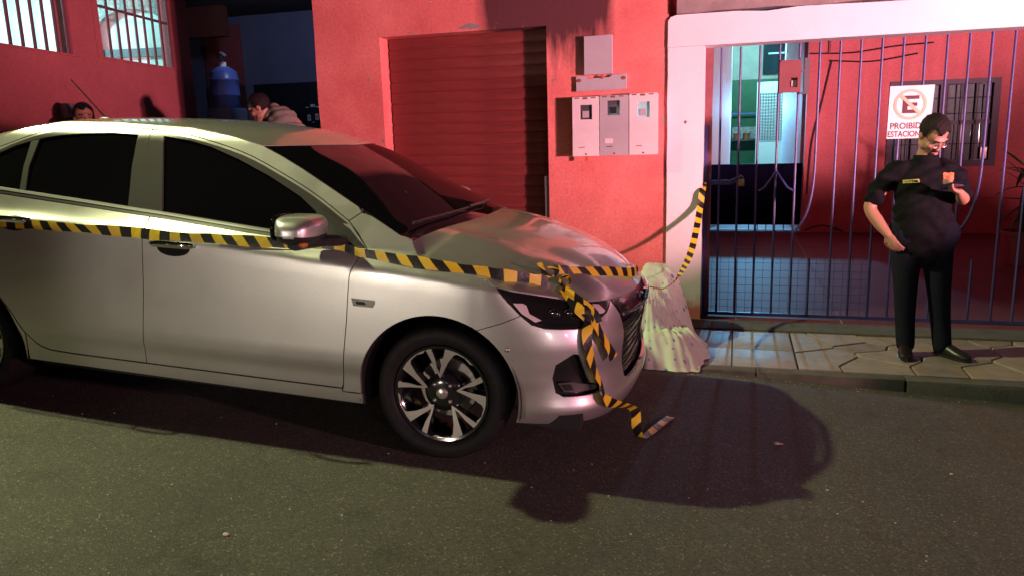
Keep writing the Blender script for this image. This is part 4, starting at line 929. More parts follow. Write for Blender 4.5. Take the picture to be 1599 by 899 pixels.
for nm, ww, n in (('window', w1, 7), ('window', w2, 8)):
    t0, t1, z0, z1 = ww[0][0], ww[1][0], ww[0][1], ww[2][1]
    fr = slab(nm, [(t0-.07, z0-.0), (t1+.10, z0-.0), (t1+.10, z1+.05), (t0-.07, z1+.05)], [[(t0+.02, z0+.02), (t1-.02, z0+.02), (t1-.02, z1-.02), (t0+.02, z1-.02)]], lambda t, z: lw(t, z, .012), lambda t, z: lw(t, z, -.05), M['left_wall'], nb_h)
    for k in range(n+1):
        t = t0+.04+(t1-t0-.08)*k/n; MB().tube([lw(t, z0+.02, -.02), lw(t, z1-.02, -.02)], [(.020, .012)]*2, 8, side=tuple(LD)).build('bar', M['win_bar'], fr)
    lbox('crossbar', M['win_bar'], fr, t0+.02, t1-.02, 2.93, 2.955, -.034, -.056)
# yard between the two houses
yb = empty('yard_shed', (-6.5, 10.5, .2)); tag(yb, 'dark open shed with a slate-blue back wall between the two red houses', 'shed')
bx('back_wall', M['blue_wall'], yb, -10.2, -3.84, 10.6, 10.75, -.3, 3.6)
bx('roof', M['roof_dark'], yb, -10.2, -3.84, 7.3, 10.9, 3.42, 3.55)
bx('eave_beam', M['brown_wood'], yb, -9.2, -6.9, 9.6, 9.75, 3.0, 3.41)
bx('black_door', M['night_board'], yb, -7.12, -5.30, 10.54, 10.595, .0, 2.40)
for k in range(4): bx('door_board', M['night_board'], yb, -7.10+k*.455, -6.66+k*.455, 10.525, 10.538, .02, 2.38)
bx('brown_door', M['brown_wood'], yb, -7.95, -7.30, 10.54, 10.595, .0, 2.40)
bx('wall_strip', M['left_wall'], yb, -7.95, -7.30, 10.56, 10.597, 2.43, 3.3)
nbd = empty('notice_board', (-5.6, 10.4, 1.6)); tag(nbd, 'black notice board with two rows of pale marks in the dark shed', 'notice board')
bx('board', M['night_board'], nbd, -6.35, -5.2, 10.46, 10.50, 1.55, 2.15, c=.006)
chalk = mat('chalk', (0.55, 0.65, 0.68), 0.8)
for x, z, w, h in ((-6.20, 2.02, .05, .015), (-6.12, 2.03, .07, .04), (-6.03, 2.02, .06, .02), (-5.93, 2.02, .03, .015), (-6.18, 1.83, .05, .09), (-6.10, 1.80, .02, .015), (-6.05, 1.84, .05, .09), (-5.98, 1.84, .04, .09), (-5.91, 1.84, .05, .09)):
    slab('chalk_mark', [(x, z), (x+w, z), (x+w, z+h), (x, z+h)], [[(x+w*.3, z+h*.3), (x+w*.7, z+h*.3), (x+w*.7, z+h*.7), (x+w*.3, z+h*.7)]] if h > .05 else [], lambda a, b: (a, 10.452, b), lambda a, b: (a, 10.459, b), chalk, nbd)
st = MB(); st.cbox(-6.62, -6.26, 8.72, 9.08, .3, 1.98, .01); ped = tag(st.build('pedestal', M['blue_wall']), 'slate-blue pedestal under the blue drum beside the left house', 'pedestal')
dr = empty('water_drum', (-6.44, 8.9, 1.98)); tag(dr, 'blue plastic water drum standing on a pedestal beside the left house', 'drum')
MB().lathe([(.001, 0), (.165, 0), (.178, .02), (.180, .14), (.187, .15), (.187, .17), (.180, .18), (.180, .33), (.187, .34), (.187, .36), (.178, .37), (.165, .46), (.08, .52), (.001, .52)], (-6.44, 8.9, 1.982), 'z', 32).build('drum', M['blue_plastic'], dr)
MB().lathe([(.001, .0), (.045, .0), (.045, .06), (.001, .06)], (-6.44, 8.9, 2.503), 'z', 16).build('cap', M['white'], dr)
MB().tube(cr([(-6.44, 8.88, 2.56), (-6.44, 8.84, 2.63), (-6.38, 8.8, 2.66), (-6.33, 8.82, 2.62)], 5), .025, 8).build('tap', M['grey_metal'], dr)
gm = MB(); gm.cbox(-6.17, -6.03, 5.93, 6.03, .35, 1.93, .008); tag(gm.build('meter_post', M['grey_metal']), 'narrow grey metal box on the left house beside a standing head', 'meter box')

# ------------------------------------------------------------------ meter boxes and cover plates on the red wall
YB = WY-.012
for i, (x0, x1, z0, z1, mt, lab, wn) in enumerate(((-1.357, -1.128, 1.322, 1.814, 'box_white', 'left of three meter boxes on the red wall, white with an orange seal below', (-1.292, -1.188, 1.628, 1.748)),
        (-1.122, -.880, 1.324, 1.818, 'box_grey', 'grey middle one of three meter boxes on the red wall', (-1.06, -.954, 1.655, 1.775)),
        (-.874, -.640, 1.324, 1.824, 'box_white', 'right of three meter boxes on the red wall, white beside the pillar', (-.808, -.706, 1.63, 1.755)))):
    b = empty('meter_box', ((x0+x1)/2, YB, z0)); tag(b, lab, 'meter box', 'electricity meter boxes on the red wall')
    bx('box_body', M[mt], b, x0+.006, x1-.006, YB-.085, WY-.001, z0+.004, z1-.004, c=.004)
    cv = slab('cover', [(x0, z0), (x1, z0), (x1, z1-.012), (x1-.004, z1), (x0+.004, z1), (x0, z1-.012)], [[(wn[0], wn[2]), (wn[1], wn[2]), (wn[1], wn[3]), (wn[0], wn[3])]], lambda a, c: (a, YB-.106, c), lambda a, c: (a, YB-.088, c), M[mt], b)
    bx('window', M['meter_window'] if i < 2 else M['meter_reflection'], b, wn[0], wn[1], YB-.0875, YB-.0865, wn[2], wn[3])
    bx('meter_dial', M['box_grey'] if i != 1 else M['trim'], b, wn[0]+.02, wn[1]-.03, YB-.0965, YB-.0880, wn[2]+.015, wn[2]+.07)
    bx('label_strip', M['badge_d'] if i != 1 else M['trim'], b, x0+.055, x0+.105, YB-.108, YB-.1062, z0+.070, z0+.076)
    if i == 1: bx('label_plate', M['box_white'], b, x0+.04, x0+.11, YB-.108, YB-.1062, z0+.10, z0+.14)
    if i == 0: bx('seal', M['lamp_red'], b, x0+.105, x0+.128, YB-.10, YB-.085, z0-.04, z0-.002)
    for q in range(3): bx('rust_patch', M['rust'], b, x0+.02+q*.07, x0+.06+q*.07, YB-.1075, YB-.1062, z1-.014-.006*(q % 2), z1-.004)
    MB().ell(((x0+x1)/2, YB-.106, z0+.016), (.010, .004, .008), None, 10, 6).build('screw', M['rust'], b)
p1 = slab('cover_plate', [(-1.262, 1.998), (-1.028, 1.998), (-1.027, 2.312), (-1.261, 2.309)], [], lambda x, z: (x, WY-.060, z), lambda x, z: (x, WY-.001, z), M['box_grey'], None); tag(p1, 'upright grey cover plate on the red wall, topmost above the meter boxes', 'cover plate')
p2 = slab('cover_plate', [(-1.337, 1.865), (-.912, 1.870), (-.910, 1.993), (-1.03, 1.990), (-1.05, 1.972), (-1.24, 1.966), (-1.26, 1.988), (-1.337, 1.988)], [], lambda x, z: (x, WY-.035, z), lambda x, z: (x, WY-.001, z), M['box_grey'], None); tag(p2, 'wide low grey cover plate on the red wall, just above the three meter boxes', 'cover plate')
for x, z in ((-1.315, 1.955), (-.935, 1.96), (-1.12, 1.975)): MB().ell((x, WY-.034, z), (.024, .004, .016), None, 9, 6).build('rust_patch', M['rust'], p2)
MB().ell((-.42, WY-.022, 1.58), (.014, .006, .014), None, 12, 8).build('bolt', M['steel'], house)
# an added, unseen saloon past the right edge of the view: it keeps the beacon off the pavement
def copy_tree(o, parent, swap):
    c = o.copy(); COL.objects.link(c); c.parent = parent; WM[c.name] = WM[parent.name]
    if c.type == 'MESH' and c.data.materials and c.data.materials[0] in swap:
        c.material_slots[0].link = 'OBJECT'; c.material_slots[0].material = swap[c.data.materials[0]]
    for ch in o.children: copy_tree(ch, c, swap)
blocker_car = empty('parked_car', mw=Matrix.Translation((6.55, 4.20, zbase(5.0)-.02)))
tag(blocker_car, 'unseen dark saloon past the gateway, added to block the beacon light', 'car')
for ch in list(car.children): copy_tree(ch, blocker_car, {M['paint']: M['dark_paint']})

# houses across the street, behind the camera: what the paint and glass mirror
opp = empty('house', (0, -9.5, zbase(0))); tag(opp, 'dark house row across the street with a few lit windows, behind the viewpoint', 'house')
slab('facade_wall', [(-16, -.6), (14, -.6), (14, 4.2), (-16, 4.2)], [], lambda x, z: (x, -9.5, z), lambda x, z: (x, -9.8, z), M['concrete'], opp)
for i, (x, z, w, h, mt) in enumerate(((-12.5, 1.2, 1.3, 1.1, 'lit_warm'), (-8.2, 1.3, 1.0, 1.0, 'dark_win'), (-6.1, .1, 1.0, 2.2, 'dark_win'), (-3.6, 1.4, 1.5, .9, 'lit_cool'), (-.2, 1.2, 1.2, 1.2, 'dark_win'), (2.6, 1.2, 1.2, 1.1, 'lit_warm'), (5.5, .1, 1.0, 2.2, 'dark_win'), (8.6, 1.3, 1.3, 1.0, 'lit_cool'))):
    f = slab('window', [(x-.08, z-.08), (x+w+.08, z-.08), (x+w+.08, z+h+.08), (x-.08, z+h+.08)], [[(x, z), (x+w, z), (x+w, z+h), (x, z+h)]], lambda a, b: (a, -9.44, b), lambda a, b: (a, -9.498, b), M['frame_dark'], opp)
    bx('pane', M[mt], f, x, x+w, -9.49, -9.48, z, z+h)
    for k in range(3): bx('bar', M['frame_dark'], f, x+w*(k+1)/4-.015, x+w*(k+1)/4+.015, -9.475, -9.455, z, z+h)
from mathutils import noise as mnoise

# ------------------------------------------------------------------ hazard tape round the car
tape = empty('hazard_tape', tuple(carw((.55, -.60, .80)))); tag(tape, 'yellow and black hazard tape tied along the silver car and off to the gate', 'hazard tape')
T_ = M['tape']
def wv(v): return (CAR.to_3x3() @ Vector(v))
along = [(-2.95, .953), (-2.60, .9525), (-2.2729, .9518), (-1.8498, .9474), (-1.4711, .9446), (-1.0876, .9387), (-.7709, .9354), (-.5064, .9320), (-.3708, .914), (-.1005, .8935), (.0946, .8765), (.2897, .8537), (.42, .8330), (.50, .8150)]
pts = [carw(Sc(u, z, .045 if -1.45 < u < -1.1 else .022)) for u, z in cr(along, 4)]
ac = []
for i, p in enumerate(pts):
    t = i/len(pts); ac.append(wv((0, .20+.06*math.sin(i*1.3)+.14*math.sin(i*.37), 1)))
strip('tape_strip', pts, ac, [.045+.006*math.sin(i*.9)+.004*math.sin(i*2.3) for i in range(len(pts))], T_, tape)
# across the front of the bonnet
hx = [(.4578, -.5419), (.5359, -.4485), (.5941, -.3559), (.6522, -.2397), (.7186, -.0217), (.73, .14), (.70, .30)]
hz = [.850, .832, .822, .806, .768, .752, .735]
fp = [carw((x, y, z)) for (x, y), z in zip(cr(hx, 4), [h[0] for h in cr([(z, 0) for z in hz], 4)])]
strip('tape_strip', fp, [wv((-.20, .10, 1))]*len(fp), .044, T_, tape, u0=.02)
# twisted thin run from the far side of the bonnet, then opening out up to the gate hasp
g = [tuple(fp[-1]), (-.49, 4.40, .640), (-.474, 4.75, .555), (-.454, 5.1, .478), (-.421, 5.6, .433), (-.374, 6.0, .470), (-.334, 6.3, .567), (-.307, 6.5, .725), (-.288, 6.63, .88), (-.272, 6.66, 1.02), (-.262, 6.80, 1.075)]
g = cr(g, 4); n = len(g); wd_ = [.046 if i < 2 else (.008 if i < n*.36 else min(.052, .008+(i-n*.36)*.007)) for i in range(n)]
wd_[-1] = .03; wd_[-2] = .036
acg = []
for i in range(n):
    d = Vector(g[min(i+1, n-1)])-Vector(g[max(i-1, 0)]); a = Vector((1, .25, 0)) if i > n*.42 else Vector((.1, .1, 1)); acg.append((a-d.normalized()*a.dot(d.normalized())).normalized())
strip('tape_strip', g, acg, wd_, T_, tape)
# knot and the two loose ends hanging over the headlamp and bumper
kn = Vector(carw((.50, -.60, .815)))
for k in range(7):
    a = rnd.uniform(0, 6.28); R1 = .030
    lp = [kn+Vector((R1*math.cos(a+t)*(.6+.2*k/7), -.012+.02*math.sin(2*t+a), R1*math.sin(a+t)*.8)) for t in np.linspace(0, 4.2, 9)]
    strip('knot_loop', lp, [Vector((.3*math.sin(k), 1, .4*math.cos(k*2)))]*9, .026, T_, tape, u0=.05*k)
for ends in ([(.44, -.63, .83), (.415, -.66, .862), (.40, -.675, .90)], [(.45, -.62, .83), (.47, -.64, .865), (.44, -.67, .885)]):
    e = cr([carw(p) for p in ends], 4); strip('tape_end', e, [wv((.7, .3, .2))]*len(e), .022, T_, tape, u0=.03)
def hang(ch, tail, width, u0, tw):
    pts = [Vector(carw(Sc(u, z, d))) for u, z, d in ch]+[Vector(q) for q in tail]
    ax_ = [wv(Vector(Sc(u+.01, z, d))-Vector(Sc(u-.01, z, d))).normalized() for u, z, d in ch]
    for k in range(len(tail)):
        i = len(ch)+k; d = pts[min(i+1, len(pts)-1)]-pts[i-1]; f = min(1, (k+1)/3); a = Vector((d.y, -d.x, 0)).normalized()
        if a.dot(ax_[-1]) < 0: a = -a
        ax_.append((ax_[len(ch)-1]*(1-f)+a*f).normalized())
    P = cr(pts, 6); A = cr([tuple(a) for a in ax_], 6); n = len(P); ac = []
    for i in range(n):
        d = (Vector(P[min(i+1, n-1)])-Vector(P[max(i-1, 0)])).normalized(); a = Vector(A[i]); a = (a-d*a.dot(d)).normalized(); nn = d.cross(a); w = tw(i/n); ac.append(a*math.cos(w)+nn*math.sin(w))
    return strip('loose_tape_end', P, ac, width, T_, tape, u0=u0)
gz = lambda x, y: zroad(x, y)
t0 = carw((.80, -.33, .17)); t1 = carw((.815, -.30, .07)); t2 = carw((.835, -.277, .012)); t3 = carw((.870, -.20, .006)); t4 = carw((.905, -.10, .010)); t5 = carw((.955, .055, .008))
hang([(.5898, .785, .03), (.627, .722, .03), (.668, .677, .028), (.650, .625, .024), (.655, .560, .022), (.70, .459, .020), (.748, .376, .022), (.772, .30, .030)], [t0, t1, t2, t3, t4, t5], .046, .0, lambda t: .55*math.sin(t*11)*(t < .62))
hang([(.600, .775, .034), (.655, .715, .035), (.690, .668, .034), (.715, .615, .030), (.765, .540, .030), (.800, .490, .034)], [], .048, .05, lambda t: .4*math.sin(t*6+1))
hang([(.585, .790, .036), (.64, .745, .038), (.69, .70, .038), (.70, .66, .034)], [], .05, .08, lambda t: .5)

# ------------------------------------------------------------------ printed sheet over a heap by the pillar
def sheet():
    hem = [(-.74, 5.06), (-.62, 5.03), (-.50, 4.99), (-.36, 5.04), (-.26, 5.14), (-.19, 5.32), (-.155, 5.54), (-.185, 5.80), (-.26, 6.07), (-.33, 6.36), (-.42, 6.60), (-.60, 6.66), (-.755, 6.62), (-.765, 6.2), (-.765, 5.7), (-.76, 5.3)]
    hem = cr(hem+[hem[0]], 14)[:-1]; n = len(hem); nr = 60; ax, ay = -.62, 6.00
    def blob(x, y):
        h = .0
        for bx_, by_, r1, r2, hh in ((-.62, 6.14, .34, .48, .55), (-.68, 5.76, .31, .44, .44), (-.37, 5.50, .23, .38, .20), (-.52, 5.26, .30, .27, .25), (-.31, 5.90, .13, .34, .10)):
            d2 = ((x-bx_)/r1)**2+((y-by_)/r2)**2
            if d2 < 1: b_ = hh*(1-d2)**.55; h = math.log(math.exp(16*h)+math.exp(16*b_)-1)/16
        return h
    vs = []; fs = []; uvs = []
    for j in range(nr+1):
        r = j/nr
        for i in range(n):
            hx_, hy_ = hem[i]; a = 2*math.pi*i/n
            ruff = 1+.020*math.sin(a*11+1)*r**3+.014*math.sin(a*23)*r**4+(.02*math.sin(a*5))*r**2
            x = ax+(hx_-ax)*r*ruff; y = ay+(hy_-ay)*r*ruff
            ground = max(zroad(x, y), FZ if (y > 5.24 and x > -.78) else -9, (zbase(x)+.09) if (x < -.775 and y > 5.05) else -9)
            fold = .008*math.sin(a*13+2.1+3*math.sin(3*a))*r+.006*math.sin(a*31-6*r)*r; fold *= math.sin(math.pi*min(1, r*1.05)) if r < .95 else .3
            z = ground+.008+max(0, blob(x, y)*(1-r**5)+fold*(.35+1.1*r)*(1-r**8))
            q = Vector((x*7, y*7, z*4)); w = min(1, r*2.5)*(1-r**10)
            dg = (x*.75+y*.66)*34+2.2*mnoise.noise(q*.8); z += (.026*mnoise.noise(q)+.017*(1-abs(mnoise.noise(q*1.9+Vector((3, 1, 7))))*2)+.011*math.sin(dg))*w*min(1, z*4+.25); z = max(z, ground+.006)
            if j == 0: z = ground+.008+blob(ax, ay)
            vs.append((x, y, z)); pv = vs[(j-1)*n+i] if j else None
            uvs.append((a*.40, 0.0 if j == 0 else uvs[(j-1)*n+i][1]+math.dist(pv, (x, y, z))))
    for j in range(nr):
        for i in range(n): i2 = (i+1) % n; fs.append((j*n+i, j*n+i2, (j+1)*n+i2, (j+1)*n+i))
    me = bpy.data.meshes.new('sheet'); me.from_pydata(vs, [], fs); l = me.uv_layers.new(name='UVMap')
    for lp in me.loops: l.data[lp.index].uv = uvs[lp.vertex_index]
    me.polygons.foreach_set('use_smooth', [True]*len(fs)); me.update()
    o = link_mesh('bed_sheet', me, M['sheet']); o.modifiers.new('thickness', 'SOLIDIFY').thickness = .004
    tag(o, 'pale green sheet with small blue print draped over a heap between car and pillar', 'sheet')
sheet()

# ------------------------------------------------------------------ no-parking sign hung on the gate
def text_mesh(name, txt, size, loc, material, parent, extrude=.0006, sx=1.0, bold=.0):
    cu = bpy.data.curves.new(name, 'FONT'); cu.body = txt; cu.size = size; cu.extrude = extrude; cu.offset = bold; cu.align_x = 'CENTER'
    o = bpy.data.objects.new(name, cu); COL.objects.link(o); bpy.context.view_layer.update()
    me = bpy.data.meshes.new_from_object(o.evaluated_get(bpy.context.evaluated_depsgraph_get())); bpy.data.objects.remove(o)
    mw = Matrix.Translation(Vector(loc)) @ Matrix.Rotation(R_(90), 4, 'X') @ Matrix.Diagonal((sx, 1, 1, 1))
    me.transform((WM[parent.name].inverted() if parent else Matrix.Identity(4)) @ mw); me.materials.clear(); me.name = name
    return link_mesh(name, me, material, parent)
sy = GY-.035
sg = empty('parking_sign', (1.30, sy, 1.40)); tag(sg, 'white no-parking sign with a slashed E in an orange ring, hung on the gate', 'sign')
slab('sign_plate', [(1.146, 1.397), (1.452, 1.400), (1.468, 1.806), (1.150, 1.806)], [], lambda x, z: (x, sy, z), lambda x, z: (x, sy+.006, z), M['sign'], sg)
cx_, cz_ = 1.302, 1.662
MB().prism([(-.055, -.068), (.055, -.068), (.055, -.040), (-.018, -.040), (-.018, -.014), (.050, -.014), (.050, .014), (-.018, .014), (-.018, .040), (.062, .040), (.062, .068), (-.055, .068)], lambda a, b: (cx_+a, sy-.0005, cz_+b), lambda a, b: (cx_+a, sy-.002, cz_+b)).build('letter_e', M['sign_dark'], sg, smooth=False)
ring = MB(); NR = 48
ring.add([(cx_+r*math.cos(2*math.pi*k/NR), sy-dy, cz_+r*math.sin(2*math.pi*k/NR)) for r, dy in ((.098, .001), (.098, .0035), (.118, .0035), (.118, .001)) for k in range(NR)], [(a*NR+k, a*NR+(k+1) % NR, ((a+1) % 4)*NR+(k+1) % NR, ((a+1) % 4)*NR+k) for a in range(4) for k in range(NR)])
ring.build('ring', M['sign_ring'], sg, smooth=False)
bar = MB(); s_ = .012; q = .0715
bar.prism([(-q-s_*.7, q-s_*.7), (-q+s_*.7, q+s_*.7), (q+s_*.7, -q+s_*.7), (q-s_*.7, -q-s_*.7)], lambda a, b: (cx_+a, sy-.0022, cz_+b), lambda a, b: (cx_+a, sy-.0045, cz_+b)); bar.build('slash', M['sign_ring'], sg, smooth=False)
text_mesh('lettering', 'PROIBIDO', .066, (1.303, sy-.001, 1.475), M['sign_dark'], sg, sx=.92, bold=.0012)
text_mesh('lettering', 'ESTACIONAR', .062, (1.300, sy-.001, 1.413), M['sign_dark'], sg, sx=.80, bold=.0012)

# ------------------------------------------------------------------ potted plant in the yard
pt = empty('potted_plant', (3.12, 10.0, FZ)); tag(pt, 'potted plant with long dark leaves at the right end of the yard', 'plant')
MB().lathe([(.001, 0), (.15, 0), (.20, .34), (.215, .345), (.215, .39), (.19, .39), (.18, .33), (.001, .33)], (3.14, 10.0, FZ), 'z', 24).build('pot', M['maroon'], pt)
MB().tube(cr([(3.14, 10, .2), (3.12, 9.98, .55), (3.15, 10.0, .95), (3.14, 10.02, 1.3)], 4), [.045-.002*i for i in range(13)], 10).build('trunk', M['bark'], pt)
def leaf(base, d, ln, w, droop):
    d = Vector(d).normalized(); sd = d.cross(Vector((0, 0, 1))).normalized(); vs = []; fs = []; N = 8
    for i in range(N+1):
        t = i/N; c = Vector(base)+d*(ln*t)+Vector((0, 0, -droop*t*t)); ww = w*math.sin(math.pi*min(.999, .06+.94*t))**.8
        vs += [c-sd*ww, c+Vector((0, 0, -.012*(1-t))), c+sd*ww]
    for i in range(N):
        for k in range(2): a = i*3+k; fs.append((a, a+1, a+4, a+3))
    m = MB(); m.add(vs, fs); o = m.build('leaf', M['leaf'], pt); o.modifiers.new('thickness', 'SOLIDIFY').thickness = .002
for b, d, ln, w, dr_ in (((3.12, 9.95, 1.0), (-.62, -.25, .55), .44, .030, .05), ((3.12, 9.95, .93), (-.8, -.2, .35), .36, .026, .04), ((3.12, 9.95, .66), (-1, -.15, .06), .46, .026, .01), ((3.12, 9.95, .60), (-.75, -.3, -.5), .34, .022, .02), ((3.12, 9.95, .56), (-.5, -.3, -.8), .30, .022, .02)):
    leaf(b, d, ln, w, dr_)
for k in range(16):
    a = 2*math.pi*k/16+rnd.uniform(-.2, .2); leaf((3.14, 10.0, rnd.uniform(.7, 1.3)), (math.cos(a)*.8+.3, math.sin(a)*.8+.2, rnd.uniform(-.1, .8)), rnd.uniform(.35, .5), .026, rnd.uniform(.05, .25))

# ------------------------------------------------------------------ people
def remeshed(name, mb, voxel, smooth, material, parent):
    me = bpy.data.meshes.new('tmp'); me.from_pydata(mb.v, [], mb.f)
    o = bpy.data.objects.new('tmp', me); COL.objects.link(o)
    r = o.modifiers.new('r', 'REMESH'); r.mode = 'VOXEL'; r.voxel_size = voxel
    if smooth: s = o.modifiers.new('s', 'SMOOTH'); s.factor = .5; s.iterations = smooth
    bpy.context.view_layer.update()
    out = bpy.data.meshes.new_from_object(o.evaluated_get(bpy.context.evaluated_depsgraph_get())); bpy.data.objects.remove(o)
    out.name = name; out.materials.clear(); out.polygons.foreach_set('use_smooth', [True]*len(out.polygons))
    return link_mesh(name, out, material, parent)
def chain(mb, pts, seg=14, side=(1, 0, 0)):
    """pts: (x,y,z,r) or (x,y,z,ra,rb); ends rounded by ellipsoids"""
    P = [p[:3] for p in pts]; rs = [(p[3], p[4] if len(p) > 4 else p[3]) for p in pts]
    n = 4; Q = cr([tuple(p)+tuple(r) for p, r in zip(P, rs)], n); mb.tube([q[:3] for q in Q], [(q[3], q[4]) for q in Q], seg, side=side)
    for p, r in ((P[0], rs[0]), (P[-1], rs[-1])): mb.ell(p, (min(r), min(r), min(r)), None, 12, 8)
def hand(mb, wrist, palm_dir, normal, curl, size=1.0, thumb=1, spread=.06):
    """palm with four unequal curled fingers and a thumb leaving the side of the palm"""
    w = Vector(wrist); d = Vector(palm_dir).normalized(); nrm = Vector(normal); nrm = (nrm-d*nrm.dot(d)).normalized(); sd = d.cross(nrm)
    k = size
    mb.tube([w, w+d*.035*k, w+d*.085*k], [(.026*k, .020*k), (.036*k, .016*k), (.040*k, .013*k)], 14, side=sd)
    mb.ell(w+d*.085*k, (.012, .012, .012), None, 8, 6)
    for i, (off, ln) in enumerate(((-.030, .066), (-.010, .078), (.011, .073), (.031, .058))):
        p = w+d*(.080*k)+sd*(off*k); dr_ = (d+sd*(off*spread*20)).normalized(); P = [p]; ang = 0
        for j, f in enumerate((.42, .33, .25)):
            ang += curl[j]+.05*i; q = (dr_*math.cos(ang)-nrm*math.sin(ang)); P.append(P[-1]+q*(ln*k*f*1.05))
        mb.tube([tuple(v) for v in P], [.0098*k, .0092*k, .0084*k, .0070*k], 8); mb.ell(tuple(P[-1]), (.0070*k,)*3, None, 8, 6)
    t0 = w+d*(.020*k)-sd*(.024*k*thumb); P = [t0, t0+(d*.55-sd*thumb*.75-nrm*.25).normalized()*.034*k, t0+(d*.55-sd*thumb*.75-nrm*.25).normalized()*.034*k+(d*.85-sd*thumb*.25-nrm*.45).normalized()*.030*k]
    P.append(P[-1]+(d*.9+sd*thumb*.05-nrm*.45).normalized()*.022*k)
    mb.tube([tuple(v) for v in P], [.014*k, .0115*k, .0098*k, .0078*k], 8); mb.ell(tuple(P[-1]), (.0078*k,)*3, None, 8, 6)
def head(mb, c, rot):
    T = lambda p: tuple(Vector(c)+rot @ Vector(p))
    E = lambda p, r: mb.ell(T(p), r, rot, 18, 12)
    E((0, .012, .022), (.077, .096, .092)); E((0, -.022, -.035), (.068, .078, .082)); E((0, -.040, -.085), (.050, .052, .034)); E((0, -.070, -.102), (.026, .020, .018))
    E((0, -.082, .030), (.052, .018, .012)); E((0, -.098, -.012), (.011, .014, .026)); E((0, -.110, -.030), (.014, .013, .011))
    E((-.012, -.101, -.034), (.008, .009, .007)); E((.012, -.101, -.034), (.008, .009, .007))
    E((0, -.093, -.064), (.026, .012, .008)); E((0, -.091, -.076), (.022, .012, .008))
    for s in (-1, 1): E((s*.040, -.068, -.028), (.026, .024, .022)); E((s*.077, .008, -.012), (.010, .022, .034)); E((s*.055, -.02, -.07), (.018, .04, .03))
    return T
def person(label, base, yaw, P, group=None):
    """P: pose and outfit; every coordinate in metres, x to the side, -y forward, z up from the ground"""
    mw = Matrix.Translation(base) @ Matrix.Rotation(yaw, 4, 'Z')
    rot = (Matrix.Rotation(P['turn'], 3, 'Z') @ Matrix.Rotation(P['nod'], 3, 'X') @ Matrix.Rotation(P.get('tilt', 0), 3, 'Y')); hc = P['head']
    b = MB(); T = head(b, hc, rot); nk = P['neck']
    chain(b, [(*nk, .066), (*((Vector(nk)+Vector(hc))*.5+Vector((0, .02, -.01))), .060), (*T((0, .02, -.05)), .058)])
    for a in P['arms']: chain(b, [(*p[:3], p[3]) for p in a['pts']]); hand(b, a['pts'][-1][:3], a['dir'], a['n'], a['curl'], a.get('size', 1.0), a.get('thumb', 1))
    tr = P['torso']; chain(b, [(x, y, z, ra*.86, rb*.84) for x, y, z, ra, rb in tr], 18)
    for l in P['legs']: chain(b, [(x, y, z, r*.80) for x, y, z, r in l])
    bo = remeshed('person', b, .0068, 3, M['skin'], None); bo.matrix_world = mw; WM[bo.name] = mw
    tag(bo, label, 'person', group)
    # clothing
    s = MB(); chain(s, tr, 22)
    for a in P['arms']:
        sl = a['sleeve']; chain(s, [(*p[:3], p[3]) for p in sl])
    so = remeshed('shirt', s, .011, 3, P['shirt'], bo)
    # creases on the cloth, real relief
    nv = len(so.data.vertices); co = np.empty(nv*3); so.data.vertices.foreach_get('co', co); co = co.reshape(-1, 3); no = np.empty(nv*3); so.data.vertices.foreach_get('normal', no); no = no.reshape(-1, 3)
    w = .0062*np.sin(co[:, 2]*42+co[:, 0]*23+2*np.sin(co[:, 0]*17))+.0048*np.sin(co[:, 2]*71-co[:, 0]*40+co[:, 1]*30); co += no*w[:, None]; so.data.vertices.foreach_set('co', co.ravel()); so.data.update()
    nr_ = Vector(nk)
    co_ = MB(); co_.lathe([(.066, -.022), (.082, -.026), (.080, .010), (.074, .022), (.064, .018)], (nk[0], nk[1]-.002, nk[2]), 'z', 24, True).build('collar', P['shirt'], bo, local=True)
    t = MB()
    for l in P['legs']: chain(t, l, 16)
    chain(t, [(P['hip'][0]-.11, P['hip'][1], P['hip'][2], .125, .135), (P['hip'][0]+.11, P['hip'][1], P['hip'][2], .125, .135)], side=(0, 1, 0))
    remeshed('trousers', t, .012, 3, P['trousers'], bo)
    for (x, y, z, a) in P['shoes']:
        m = MB(); q = Matrix.Rotation(a, 3, 'Z')
        m.tube([tuple(Vector((x, y, 0))+q @ Vector(v)) for v in ((0, .075, .045), (0, .04, .052), (0, -.03, .048), (0, -.10, .035), (0, -.16, .026), (0, -.185, .024))], [(.030, .040), (.040, .052), (.043, .046), (.048, .034), (.040, .025), (.018, .016)], 16, side=tuple(q @ Vector((1, 0, 0))))
        sh_ = m.build('shoe', M['leather'], bo, local=True)
        bxm = MB(); bxm.tube([tuple(Vector((x, y, 0))+q @ Vector(v)) for v in ((0, .082, .008), (0, -.02, .008), (0, -.10, .008), (0, -.19, .008))], [(.034, .008), (.040, .008), (.050, .008), (.022, .008)], 12, side=tuple(q @ Vector((1, 0, 0)))); bxm.build('sole', M['trim'], sh_, local=True)
    # hair, brows, eyes, mouth
    hm = MB(); e = MB(); e.ell((0, .016, .030), (.0815, .0995, .0955), None, 44, 32)
    keep = []
    for f in e.f:
        c = Vector((0, 0, 0))
        for i in f: c += Vector(e.v[i])
        c /= len(f)
        if (c.z > .080-.55*max(0, c.y+.035)+.010*math.sin(c.x*90) and c.y < .02) or (c.y >= .02 and c.z > -.055) or (abs(c.x) > .066 and c.y > -.022 and c.z > .005): keep.append(f)
    hm.add([T(v) for v in e.v], keep); used = sorted({i for f in hm.f for i in f}); mp = {i: k for k, i in enumerate(used)}; hm.v = [hm.v[i] for i in used]; hm.f = [tuple(mp[i] for i in f) for f in hm.f]
    ho = hm.build('hair', P.get('hair', M['hair']), bo, local=True); ho.modifiers.new('t', 'SOLIDIFY').thickness = -.006
